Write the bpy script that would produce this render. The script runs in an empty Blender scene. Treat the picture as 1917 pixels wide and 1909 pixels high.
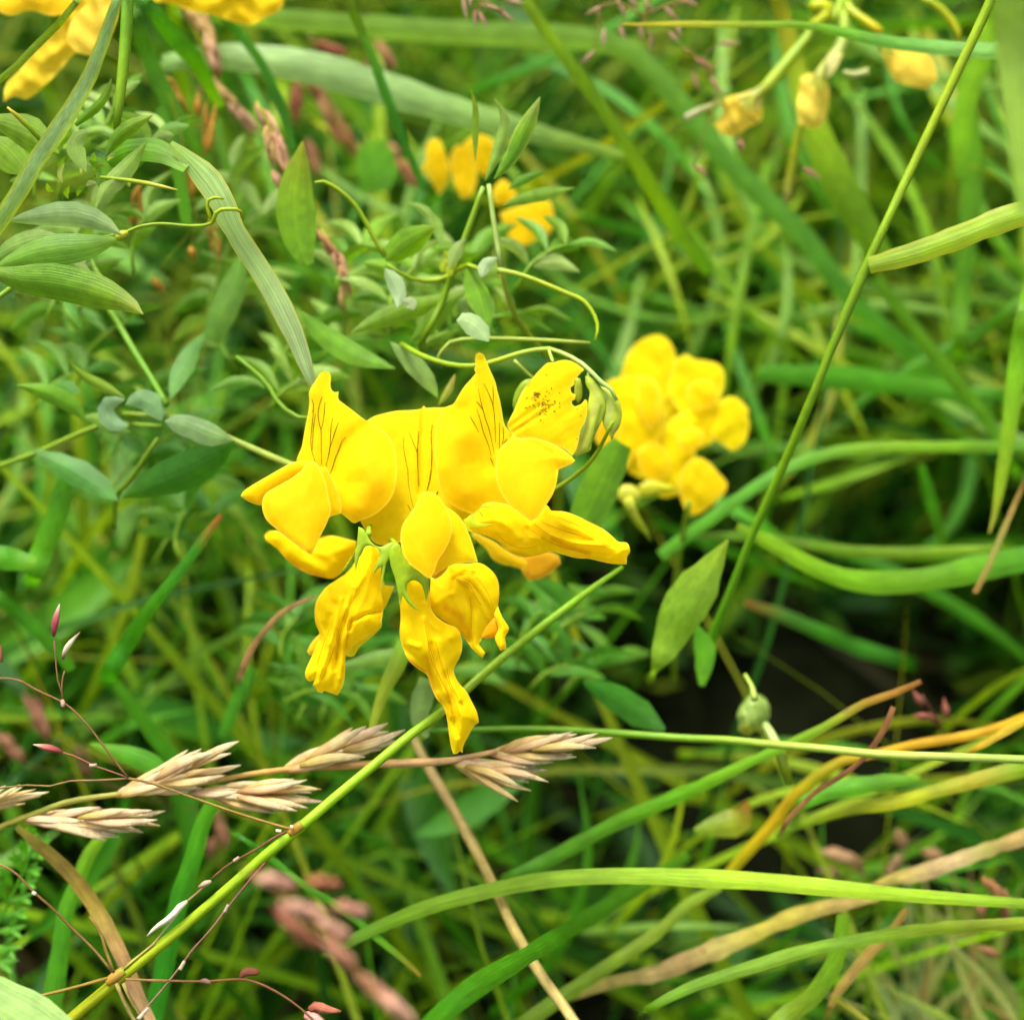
import bpy, math, random
import numpy as np
from mathutils import Vector, Matrix
from mathutils.geometry import delaunay_2d_cdt

random.seed(7)
rng = np.random.default_rng(7)
scene = bpy.context.scene
R = math.radians

# ---------------------------------------------------------------- camera
CAM = np.array((0.0, 0.0, 0.26)); PITCH = R(52)
LENS = 58.7; FPX = LENS / 36 * 1917
FWD = np.array((0, math.cos(PITCH), -math.sin(PITCH)))
UP = np.array((0, math.sin(PITCH), math.cos(PITCH)))
RT = np.array((1.0, 0, 0))
cd = bpy.data.cameras.new('camera'); cam = bpy.data.objects.new('camera', cd)
scene.collection.objects.link(cam); scene.camera = cam
cam.location = CAM; cam.rotation_euler = (math.pi / 2 - PITCH, 0, 0)
cd.lens = LENS; cd.sensor_width = 36; cd.clip_start = 0.005; cd.clip_end = 50
cd.dof.use_dof = True; cd.dof.focus_distance = 0.149; cd.dof.aperture_fstop = 18
# ---------------------------------------------------------------- light
SUN_EL, SUN_AZ = R(62), R(-25)     # soft high light, a little from the upper left
w = bpy.data.worlds.new('World'); scene.world = w; w.use_nodes = True
nt = w.node_tree; nt.nodes.clear()
sky = nt.nodes.new('ShaderNodeTexSky'); sky.sky_type = 'NISHITA'; sky.sun_disc = False
sky.sun_elevation = SUN_EL; sky.sun_rotation = SUN_AZ; sky.dust_density = 6; sky.air_density = 1.0; sky.ozone_density = 0.6
bg = nt.nodes.new('ShaderNodeBackground'); bg.inputs[1].default_value = 0.13
out = nt.nodes.new('ShaderNodeOutputWorld')
hs = nt.nodes.new('ShaderNodeHueSaturation'); hs.inputs['Saturation'].default_value = 0.25   # overcast: a nearly white sky
nt.links.new(sky.outputs[0], hs.inputs['Color']); nt.links.new(hs.outputs[0], bg.inputs[0]); nt.links.new(bg.outputs[0], out.inputs[0])
sd = bpy.data.lights.new('sun', 'SUN'); sd.energy = 2.0; sd.angle = R(18); sd.color = (1, 0.97, 0.9)
sun = bpy.data.objects.new('sun', sd); scene.collection.objects.link(sun)
sdir = Vector((math.sin(SUN_AZ) * math.cos(SUN_EL), math.cos(SUN_AZ) * math.cos(SUN_EL), math.sin(SUN_EL)))
sun.rotation_euler = sdir.to_track_quat('Z', 'Y').to_euler(); sun.location = (0, 0, 2)
vs = scene.view_settings; vs.view_transform = 'Standard'; vs.look = 'None'; vs.exposure = 1.25; vs.gamma = 1
scene.cycles.use_denoising = True
scene.cycles.max_bounces = 5; scene.cycles.transmission_bounces = 4; scene.cycles.diffuse_bounces = 3
scene.cycles.use_adaptive_sampling = True; scene.cycles.adaptive_threshold = 0.03

# ---------------------------------------------------------------- helpers
CROP = {'A': (430, 630, 4.7725), 'B': (780, 630, 4.339), 'C': (470, 970, 3.834), 'D': (1080, 600, 4.544),
        'E': (640, 0, 2.983), 'F': (0, 0, 2.983), 'G': (1277, 0, 2.983), 'H': (0, 600, 2.983),
        'I': (0, 1269, 2.983), 'J': (640, 1269, 2.983), 'K': (1277, 1269, 2.983), 'L': (1277, 600, 2.983), 'N': (0, 0, 1.0)}
def q(c, *v):
    ox, oy, s = CROP[c]
    return [(ox + v[i] / s, oy + v[i + 1] / s) for i in range(0, len(v), 2)]
def P(x, y, d):
    x = np.asarray(x, float); y = np.asarray(y, float); d = np.asarray(d, float) / 1000
    a = (x - 958.5) / FPX * d; b = -(y - 954.5) / FPX * d
    return CAM + a[..., None] * RT + b[..., None] * UP + d[..., None] * FWD
def depth_of(p): return (np.asarray(p) - CAM) @ FWD * 1000
def s2l(c): return c / 12.92 if c <= 0.04045 else ((c + 0.055) / 1.055) ** 2.4
GAIN = 0.78
SAT = 1.24
def hexc(h, g=None, sat=None):
    g = GAIN if g is None else g; sat = SAT if sat is None else sat
    if isinstance(h, tuple): return h
    c = [s2l(int(h[i:i + 2], 16) / 255) * g for i in (0, 2, 4)]; l = .25 * c[0] + .65 * c[1] + .1 * c[2]
    c = [l + (v - l) * sat for v in c]
    if sat > 1: c[2] *= .62; c[0] *= 1.2; c[1] *= 1.03
    return tuple(max(0.004, v) for v in c)
def catmull(p, n):
    p = np.asarray(p, float)
    if len(p) == 2:
        t = np.linspace(0, 1, n)[:, None]; return p[0] * (1 - t) + p[1] * t
    e = np.vstack([2 * p[0] - p[1], p, 2 * p[-1] - p[-2]])
    seg = np.linalg.norm(np.diff(p, axis=0), axis=1) ** 0.9; cum = np.r_[0, np.cumsum(seg)]
    o = []
    for t in np.linspace(0, cum[-1], n):
        i = min(int(np.searchsorted(cum, t, 'right')) - 1, len(p) - 2)
        u = (t - cum[i]) / max(seg[i], 1e-12)
        a, b, c, d = e[i], e[i + 1], e[i + 2], e[i + 3]
        o.append(0.5 * (2 * b + (c - a) * u + (2 * a - 5 * b + 4 * c - d) * u * u + (3 * b - a - 3 * c + d) * u ** 3))
    return np.array(o)
def lerp_list(v, t):
    v = np.asarray(v, float)
    if v.ndim == 1: return np.interp(t, np.linspace(0, 1, len(v)), v) if len(v) > 1 else np.full(len(t), v[0])
    if len(v) == 1: return np.repeat(v, len(t), 0)
    return np.stack([np.interp(t, np.linspace(0, 1, len(v)), v[:, k]) for k in range(v.shape[1])], 1)

# ---------------------------------------------------------------- materials
def mat(name, rough=0.5, transl=0.3, spec=0.3, stripes=0.0, noise=0.15, nscale=700, bump=0.2, tint=(1, 1, 1), sheen=0.0, spots=None):
    m = bpy.data.materials.new(name); m.use_nodes = True; t = m.node_tree; t.nodes.clear(); N = t.nodes.new; K = t.links.new
    at = N('ShaderNodeAttribute'); at.attribute_name = 'Col'
    tc = N('ShaderNodeTexCoord')
    nz = N('ShaderNodeTexNoise'); nz.inputs['Scale'].default_value = nscale; nz.inputs['Detail'].default_value = 4
    K(tc.outputs['Object'], nz.inputs['Vector'])
    mr = N('ShaderNodeMapRange'); mr.inputs[1].default_value = 0.25; mr.inputs[2].default_value = 0.75
    mr.inputs[3].default_value = 1 - noise; mr.inputs[4].default_value = 1 + noise; K(nz.outputs[0], mr.inputs[0])
    val = mr.outputs[0]; h = nz.outputs[0]
    if stripes:
        mp = N('ShaderNodeMapping'); mp.inputs['Scale'].default_value = (16, 0.35, 1); K(tc.outputs['UV'], mp.inputs[0])
        n2 = N('ShaderNodeTexNoise'); n2.inputs['Scale'].default_value = 1.6; n2.inputs['Detail'].default_value = 3
        K(mp.outputs[0], n2.inputs['Vector'])
        m2 = N('ShaderNodeMapRange'); m2.inputs[1].default_value = 0.3; m2.inputs[2].default_value = 0.7
        m2.inputs[3].default_value = 1 - stripes; m2.inputs[4].default_value = 1 + stripes; K(n2.outputs[0], m2.inputs[0])
        mu = N('ShaderNodeMath'); mu.operation = 'MULTIPLY'; K(val, mu.inputs[0]); K(m2.outputs[0], mu.inputs[1]); val = mu.outputs[0]
        ad = N('ShaderNodeMath'); ad.operation = 'ADD'; K(n2.outputs[0], ad.inputs[0]); K(h, ad.inputs[1]); h = ad.outputs[0]
    vm = N('ShaderNodeVectorMath'); vm.operation = 'SCALE'; K(at.outputs['Color'], vm.inputs[0]); K(val, vm.inputs['Scale'])
    colr = vm.outputs[0]
    if spots:      # small brown flecks and worn patches
        n3 = N('ShaderNodeTexNoise'); n3.inputs['Scale'].default_value = spots[0]; n3.inputs['Detail'].default_value = 5; n3.inputs['Roughness'].default_value = .65
        K(tc.outputs['Object'], n3.inputs['Vector']); m3 = N('ShaderNodeMapRange'); m3.inputs[1].default_value = spots[1]; m3.inputs[2].default_value = spots[1] + .05
        m3.inputs[3].default_value = 0; m3.inputs[4].default_value = spots[2]; K(n3.outputs[0], m3.inputs[0])
        mc = N('ShaderNodeMix'); mc.data_type = 'RGBA'; K(m3.outputs[0], mc.inputs[0]); K(colr, mc.inputs[6]); mc.inputs[7].default_value = (*spots[3], 1); colr = mc.outputs[2]
    bp = N('ShaderNodeBump'); bp.inputs['Strength'].default_value = bump; bp.inputs['Distance'].default_value = 0.0002; K(h, bp.inputs['Height'])
    pr = N('ShaderNodeBsdfPrincipled'); pr.inputs['Roughness'].default_value = rough; pr.inputs['Specular IOR Level'].default_value = spec
    if sheen: pr.inputs['Sheen Weight'].default_value = sheen
    K(colr, pr.inputs['Base Color']); K(bp.outputs[0], pr.inputs['Normal'])
    o = N('ShaderNodeOutputMaterial'); sh = pr.outputs[0]
    if transl:
        v3 = N('ShaderNodeVectorMath'); v3.operation = 'MULTIPLY'; K(colr, v3.inputs[0]); v3.inputs[1].default_value = tint
        tr = N('ShaderNodeBsdfTranslucent'); K(v3.outputs[0], tr.inputs[0]); K(bp.outputs[0], tr.inputs['Normal'])
        mx = N('ShaderNodeMixShader'); mx.inputs[0].default_value = transl; K(sh, mx.inputs[1]); K(tr.outputs[0], mx.inputs[2]); sh = mx.outputs[0]
    K(sh, o.inputs[0]); return m
M_PETAL = mat('petal_skin', 0.65, 0.45, 0.06, 0.0, 0.05, 1500, 0.14, (1.0, 1.0, 0.4))
M_BLADE = mat('grass_leaf', 0.4, 0.38, 0.35, 0.3, 0.2, 350, 0.5, (1.25, 1.25, 0.5), spots=(420, .66, .6, (.22, .15, .04)))
M_UNDER = mat('undergrowth_leaf', 0.5, 0.22, 0.2, 0.1, 0.15, 400, 0.3, (1.2, 1.25, 0.5))
M_LEAF = mat('vetchling_leaf', 0.42, 0.38, 0.4, 0.16, 0.2, 900, 0.35, (1.2, 1.25, 0.5), 0.1, spots=(500, .67, .5, (.25, .2, .06)))
M_STEM = mat('green_stem', 0.45, 0.15, 0.35, 0.08, 0.12, 900, 0.25)
M_DRY = mat('dry_straw', 0.6, 0.25, 0.25, 0.3, 0.3, 600, 0.6, spots=(300, .62, .5, (.16, .08, .03)))
M_VEIN = mat('petal_vein', 0.6, 0.0, 0.1, 0.0, 0.1, 800, 0.1)
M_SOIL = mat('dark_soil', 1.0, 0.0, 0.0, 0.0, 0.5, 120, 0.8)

# ---------------------------------------------------------------- objects
WLOC = {}
def tag(o, label=None, cat=None, group=None, kind=None):
    if label: o['label'] = label
    if cat: o['category'] = cat
    if group: o['group'] = group
    if kind: o['kind'] = kind
    return o
def empty(name, label=None, cat=None, at=None, parent=None, group=None):
    o = bpy.data.objects.new(name, None); scene.collection.objects.link(o); o.empty_display_size = 0.005
    at = np.array(at if at is not None else (0, 0, 0), float); WLOC[o] = at
    if parent: o.parent = parent; o.location = at - WLOC[parent]
    else: o.location = at
    return tag(o, label, cat, group)
def link(name, V, F, C, m, parent=None, UV=None, base=None, smooth=True):
    V = np.asarray(V, float); base = V[0] if base is None else np.asarray(base, float)
    me = bpy.data.meshes.new(name); me.from_pydata((V - base).tolist(), [], F)
    if smooth: me.polygons.foreach_set('use_smooth', [True] * len(me.polygons))
    ca = me.color_attributes.new('Col', 'FLOAT_COLOR', 'POINT')
    C = np.asarray(C, float)
    if C.ndim == 1: C = np.repeat(C[None], len(V), 0)
    ca.data.foreach_set('color', np.c_[C, np.ones(len(V))].ravel())
    if UV is not None:
        ul = me.uv_layers.new(name='UVMap'); li = np.empty(len(me.loops), int); me.loops.foreach_get('vertex_index', li)
        ul.data.foreach_set('uv', np.asarray(UV)[li].ravel())
    me.materials.append(m)
    o = bpy.data.objects.new(name, me); scene.collection.objects.link(o); WLOC[o] = base
    if parent: o.parent = parent; o.location = base - WLOC[parent]
    else: o.location = base
    return o
def path3(pts, ds, root=''):
    """pixels and depths (mm) -> world polyline; root 's'/'e' carries that end down to the soil"""
    d = lerp_list(ds if hasattr(ds, '__len__') else [ds], np.linspace(0, 1, len(pts)))
    a = np.array(pts, float); W = P(a[:, 0], a[:, 1], d)
    def drop(p, tan):
        """leave the visible end along its own direction, then lean away down to the soil"""
        d0 = depth_of(p); px = np.array((958.5 + (p - CAM) @ RT / (d0 / 1000) * FPX, 954.5 - (p - CAM) @ UP / (d0 / 1000) * FPX))
        p2 = p + tan; d2 = depth_of(p2); q2 = np.array((958.5 + (p2 - CAM) @ RT / (d2 / 1000) * FPX, 954.5 - (p2 - CAM) @ UP / (d2 / 1000) * FPX))
        dr = (q2 - px) / (np.linalg.norm(q2 - px) + 1e-9)
        off = px[0] < 0 or px[0] > 1917 or px[1] < 0 or px[1] > 1909
        s1, s2 = (50, 90) if off else (10, 16)
        a = px + dr * s1; b = px + dr * s2
        ray = FWD + (b[0] - 958.5) / FPX * RT - (b[1] - 954.5) / FPX * UP
        dg = (-0.003 - CAM[2]) / min(ray[2], -0.05) * 1000; dg = min(dg, 900)
        return [P(a[0], a[1], d0 + (dg - d0) * .15), P(b[0], b[1], d0 + (dg - d0) * .55), P(b[0], b[1], dg)]
    global ROOT
    ROOT = (3 if root == 's' else 0, 3 if root == 'e' else 0)
    if root == 's': W = np.vstack([drop(W[0], W[0] - W[1])[::-1], W])
    if root == 'e': W = np.vstack([W, drop(W[-1], W[-1] - W[-2])])
    return W
ROOT = (0, 0)
def span(W, n):
    """resample W; the width and colour parameter runs over the part before any root extension"""
    global ROOT
    a, b = ROOT; ROOT = (0, 0)
    seg = np.linalg.norm(np.diff(W, axis=0), axis=1) ** 0.9; cum = np.r_[0, np.cumsum(seg)] / seg.sum()
    ts, te = cum[a], cum[len(W) - 1 - b]; t = np.linspace(0, 1, n)
    dm = depth_of(W[a:len(W) - b]).max() / 1000
    return catmull(W, n), np.clip((t - ts) / (te - ts), 0, 1), dm
def pale(c): return [tuple(a * b for a, b in zip(hexc(x, 1.0, 1.0), (1.06, 1.02, .74))) for x in c.split()]
def frame(W):
    T = np.gradient(W, axis=0); T /= np.linalg.norm(T, axis=1)[:, None] + 1e-12
    view = W - CAM; view /= np.linalg.norm(view, axis=1)[:, None]
    S = np.cross(T, view); L = np.linalg.norm(S, axis=1)
    for i in range(len(S)):
        if L[i] < 0.15: S[i] = S[i - 1] if i else np.array((1, 0, 0))
    S /= np.linalg.norm(S, axis=1)[:, None] + 1e-12
    Nn = np.cross(S, T); Nn /= np.linalg.norm(Nn, axis=1)[:, None] + 1e-12
    return T, S, Nn     # Nn faces roughly towards / away from the viewer
PXM = 1.0 / FPX         # metres per pixel per metre of depth
def ribbon(name, W, widths, cols, m=None, parent=None, fold=0.25, roll=0, twist=0, wav=0.0, step=0.0012, na=5, edge=None):
    m = m or M_BLADE
    L = np.linalg.norm(np.diff(W, axis=0), axis=1).sum(); n = int(max(8, min(90, L / step)))
    W, t, dm = span(W, n)
    d = np.clip(depth_of(W) / 1000, 0.1, dm); hw = lerp_list(widths, t) * PXM * d / 2
    hw = hw * (1 + (wav + .05) * np.interp(t, np.linspace(0, 1, 24), rng.standard_normal(24)))
    hw = np.maximum(hw, 0.00003)
    T, S, Nn = frame(W); c = hexcs(cols, m); cc = lerp_list(c, t)
    jit = 1 + 0.07 * np.interp(t, np.linspace(0, 1, 9), rng.standard_normal(9)); cc = cc * jit[:, None]
    us = np.linspace(-1, 1, na); V = []; C = []; UV = []
    for i in range(n):
        r = R(roll + twist * t[i]); s = S[i] * math.cos(r) + Nn[i] * math.sin(r); k = -S[i] * math.sin(r) + Nn[i] * math.cos(r)
        for u in us:
            V.append(W[i] + s * u * hw[i] + k * (abs(u) ** 1.3) * hw[i] * fold)
            g = 1.0 if abs(u) > 0.12 else 1.12
            v = cc[i] * g
            if edge is not None and abs(u) > 0.95: v = np.array(hexc(edge))
            C.append(v); UV.append((u * 0.5 + 0.5, t[i] * L * 120))
    F = [(i * na + j, i * na + j + 1, (i + 1) * na + j + 1, (i + 1) * na + j) for i in range(n - 1) for j in range(na - 1)]
    return link(name, V, F, C, m, parent, UV)
def hexcs(cols, m=None):
    if isinstance(cols, str): cols = cols.split()
    if m is M_DRY: return [tuple(a * b for a, b in zip(hexc(c, .8, 1.0), (1.08, 1.05, .82))) for c in cols]
    return [hexc(c) for c in cols]
def tube(name, W, radii, cols, m=None, parent=None, sides=8, step=0.0012, bumpy=0.0, closed=True, bare=False):
    m = m or M_STEM
    L = np.linalg.norm(np.diff(W, axis=0), axis=1).sum(); n = int(max(6, min(110, L / step)))
    W, t, dm = span(W, n); d = np.clip(depth_of(W) / 1000, 0.1, dm)
    r = np.maximum(lerp_list(radii, t) * PXM * d, 0.00002)
    if bumpy: r = r * (1 + bumpy * np.interp(t, np.linspace(0, 1, 14), rng.standard_normal(14)))
    T, S, Nn = frame(W); cc = lerp_list(hexcs(cols, m), t)
    cc = cc * (1 + 0.06 * np.interp(t, np.linspace(0, 1, 9), rng.standard_normal(9)))[:, None]
    V, C, UV, F = [], [], [], []
    for i in range(n):
        for j in range(sides):
            a = 2 * math.pi * j / sides
            V.append(W[i] + (S[i] * math.cos(a) + Nn[i] * math.sin(a)) * r[i]); C.append(cc[i]); UV.append((j / sides, t[i] * L * 120))
    for i in range(n - 1):
        for j in range(sides):
            F.append((i * sides + j, i * sides + (j + 1) % sides, (i + 1) * sides + (j + 1) % sides, (i + 1) * sides + j))
    F.append(tuple(range(sides))[::-1]); F.append(tuple((n - 1) * sides + j for j in range(sides)))
    if bare: return V, F, C, UV
    return link(name, V, F, C, m, parent, UV)
LANCE = np.array([0.02, .42, .72, .92, 1, .97, .86, .66, .38, 0.02])
OVAL = np.array([0.05, .6, .85, .97, 1, .97, .88, .7, .42, 0.02])
def leaf(name, pts, ds, wpx, cols, parent=None, prof=LANCE, **k):
    k.setdefault('m', M_LEAF); k.setdefault('na', 7)
    root = k.pop('root', '')
    return ribbon(name, path3(pts, ds, root), prof * wpx, cols, parent=parent, **k)
def seg_dist(X, pl):
    best = np.full(len(X), 1e9)
    for a, b in zip(pl[:-1], pl[1:]):
        ab = b - a; u = np.clip(((X - a) @ ab) / max(ab @ ab, 1e-9), 0, 1)
        best = np.minimum(best, np.linalg.norm(X - (a + u[:, None] * ab), axis=1))
    return best
class Surf:
    """a curved sheet: depth over the outline is a tilted plane, a dome falling off to the rim, and folds"""
    def __init__(s, pts, depth, tilt=(0, 0), dome=0.0, R_=60, folds=(), ripple=0.0, grain=None):
        s.gr = grain
        s.o = np.array(pts, float); s.c = s.o.mean(0); s.d = depth; s.t = tilt; s.h = dome * .28; s.R = R_; s.f = folds; s.rp = ripple
        s.ph = random.random() * 6
    def z(s, X):
        X = np.asarray(X, float); e = seg_dist(X, np.vstack([s.o, s.o[:1]])); k = np.clip(e / s.R, 0, 1)
        z = s.d + ((X - s.c) @ np.array(s.t)) / 100 - s.h * (1 - (1 - k) ** 2)
        for pl, amp, wd in s.f:
            dd = seg_dist(X, np.array(pl, float)); z = z - .75 * amp * np.exp(-(dd / wd) ** 2)
        if s.rp: 
            z = z + s.rp * (np.sin(X[:, 0] * 0.05 + 1.5 * np.sin(X[:, 1] * .031) + s.ph) + .5 * np.sin(X[:, 1] * 0.13 + 2 * np.sin(X[:, 0] * .06) + s.ph * 2) + .3 * np.sin(X[:, 0] * .17 - X[:, 1] * .12)) * .5
        if s.gr:      # creases running along one direction: (degrees, height mm, spacing px)
            a = R(s.gr[0]); u = (X - s.c) @ np.array((-math.sin(a), math.cos(a))); v = (X - s.c) @ np.array((math.cos(a), math.sin(a)))
            w1 = u / s.gr[2] * 6.28 + 1.1 * np.sin(v / s.gr[2] * .55 + s.ph) + .7 * np.sin(v / s.gr[2] * 1.3 + u * .05)
            env = .55 + .45 * np.sin(v * .035 + s.ph) * np.sin(u * .05 + s.ph * 3)
            z = z - s.gr[1] * env * (1 - 2 * np.abs(np.sin(w1 * .5))) * np.clip(e / 12, .25, 1)
        return z
def smooth_outline(pts, sp=4.0, sharp=58):
    p = np.array(pts, float); n = len(p); o = []
    def corner(i):
        a = p[i] - p[i - 1]; b = p[(i + 1) % n] - p[i]
        return abs(math.degrees(math.atan2(a[0] * b[1] - a[1] * b[0], a @ b))) > sharp
    co = [corner(i) for i in range(n)]
    for i in range(n):
        b, c = p[i], p[(i + 1) % n]; a = b * 2 - c if co[i] else p[i - 1]; d = c * 2 - b if co[(i + 1) % n] else p[(i + 2) % n]
        k = max(1, int(np.linalg.norm(c - b) / sp))
        # centripetal-ish: scale neighbours to the segment length to avoid loops
        L = np.linalg.norm(c - b)
        ta = (c - a); td = (d - b); ta = ta / (np.linalg.norm(ta) + 1e-9) * L; td = td / (np.linalg.norm(td) + 1e-9) * L
        for j in range(k):
            u = j / k; o.append((2*u**3 - 3*u**2 + 1) * b + (u**3 - 2*u**2 + u) * ta + (-2*u**3 + 3*u**2) * c + (u**3 - u**2) * td)
    return np.array(o)
def sheet(name, pts, depth, col='ffdf00', tilt=(0, 0), dome=1.0, R_=60, folds=(), ripple=0.0, grain=None, m=None, parent=None, sp=5.0, back=0.0, colgrad=None, smooth=True, thick=0.0):
    m = m or M_PETAL
    o = smooth_outline(pts, sp) if smooth else np.array(pts, float)
    S = Surf(o, depth, tilt, dome, R_, folds, ripple, grain)
    lo, hi = o.min(0), o.max(0); g = []
    row = 0; y = lo[1]
    while y < hi[1]:
        xs = np.arange(lo[0] + (sp / 2 if row % 2 else 0), hi[0], sp)
        g += [(x, y) for x in xs]; y += sp * 0.87; row += 1
    g = np.array(g)
    nx, ny = np.roll(o, -1, 0)[:, 0], np.roll(o, -1, 0)[:, 1]; ins = np.zeros(len(g), bool)
    for (x0, y0), x1, y1 in zip(o, nx, ny):
        c = ((y0 > g[:, 1]) != (y1 > g[:, 1])); xi = (x1 - x0) * (g[:, 1] - y0) / (y1 - y0 + 1e-12) + x0; ins ^= c & (g[:, 0] < xi)
    g = g[ins]
    if len(g): g = g[seg_dist(g, np.vstack([o, o[:1]])) > sp * 0.55]
    allp = [Vector(v) for v in o] + [Vector(v) for v in g]
    r = delaunay_2d_cdt(allp, [], [list(range(len(o)))], 1, 1e-5)
    X = np.array([tuple(v) for v in r[0]]); F = [tuple(f) for f in r[2]]
    z = S.z(X); V = P(X[:, 0], X[:, 1], z); c = np.array(hexc(col)); C = np.repeat(c[None], len(V), 0)
    if colgrad:      # (polyline, colour, width): pigment spot, colour streak, or shading painted into a lobe
        for pl, c2, wd in colgrad:
            k = (.6 if wd < 3 else 1) * np.exp(-(seg_dist(X, np.array(pl, float)) / max(wd, 3.2)) ** 2)[:, None]; C = C * (1 - k) + np.array(hexc(c2)) * k
    if m is M_PETAL:      # the thin rim of a petal is paler
        er = seg_dist(X, np.vstack([o, o[:1]])); kr = (.38 * np.exp(-(er / 2.4) ** 2))[:, None]; C = C * (1 - kr) + np.array((1.0, .82, .10)) * kr
    C = C * (1 + 0.05 * np.sin(X[:, 0] * 0.05 + depth) * np.sin(X[:, 1] * 0.043))[:, None]
    nV = len(V)
    if back or thick:
        e = seg_dist(X, np.vstack([o, o[:1]])); k = np.clip(e / S.R, 0, 1)
        zb = (depth + ((X - S.c) @ np.array(tilt)) / 100 + back * (1 - (1 - k) ** 2) + 0.03) if back else z + thick
        V2 = P(X[:, 0], X[:, 1], zb); V = np.vstack([V, V2]); C = np.vstack([C, C])
        cnt = {}
        for f in F:
            for a, b in zip(f, f[1:] + f[:1]): cnt[(a, b)] = 1
        rim = [(a, b) for a, b in cnt if (b, a) not in cnt]
        F = F + [tuple(i + nV for i in f[::-1]) for f in F] + [(b, a, a + nV, b + nV) for a, b in rim]
    ob = link(name, V, F, C, m, parent, base=V[:nV].mean(0))
    return ob, S
def veins(S, parent, lines, r=0.9, col='6a4606', lift=0.05):
    for pl in lines:
        a = catmull(np.array(pl, float), max(5, len(pl) * 4)); z = S.z(a) - lift
        W = P(a[:, 0], a[:, 1], z)
        tube('vein', W, [r * 0.35, r, r, r * 0.8, r * 0.2], col, M_VEIN, parent, sides=5, step=0.0004)

# ================================================================ THE SETTING
def soil():
    n = 90; xs = np.linspace(-1.5, 1.5, n); ys = np.linspace(-0.8, 2.2, n); X, Y = np.meshgrid(xs, ys)
    Z = 0.006 * np.sin(X * 41) * np.sin(Y * 37) + rng.normal(0, 0.0015, X.shape)
    V = np.stack([X.ravel(), Y.ravel(), Z.ravel()], 1)
    F = [(i * n + j, i * n + j + 1, (i + 1) * n + j + 1, (i + 1) * n + j) for i in range(n - 1) for j in range(n - 1)]
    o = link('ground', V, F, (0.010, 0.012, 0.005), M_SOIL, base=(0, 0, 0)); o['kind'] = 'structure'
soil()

def clear_of_view(Pts, lim):
    """True where a blade stays behind the clearing the camera looks through"""
    D = Pts - CAM; z = D @ FWD * 1000; x = (D @ RT) * 1000; y = (D @ UP) * 1000
    infr = (np.abs(x) < np.maximum(z, 0) * 0.36 + 10) & (np.abs(y) < np.maximum(z, 0) * 0.36 + 10) & (z > -20)
    return ~((infr & (z < lim)).any(axis=1))
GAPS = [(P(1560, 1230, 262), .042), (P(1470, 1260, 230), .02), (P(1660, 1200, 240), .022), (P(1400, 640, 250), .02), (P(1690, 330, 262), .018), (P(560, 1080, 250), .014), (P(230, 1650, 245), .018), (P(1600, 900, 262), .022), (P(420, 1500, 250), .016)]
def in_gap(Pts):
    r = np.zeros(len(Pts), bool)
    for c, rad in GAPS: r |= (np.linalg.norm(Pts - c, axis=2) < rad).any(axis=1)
    return r
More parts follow.
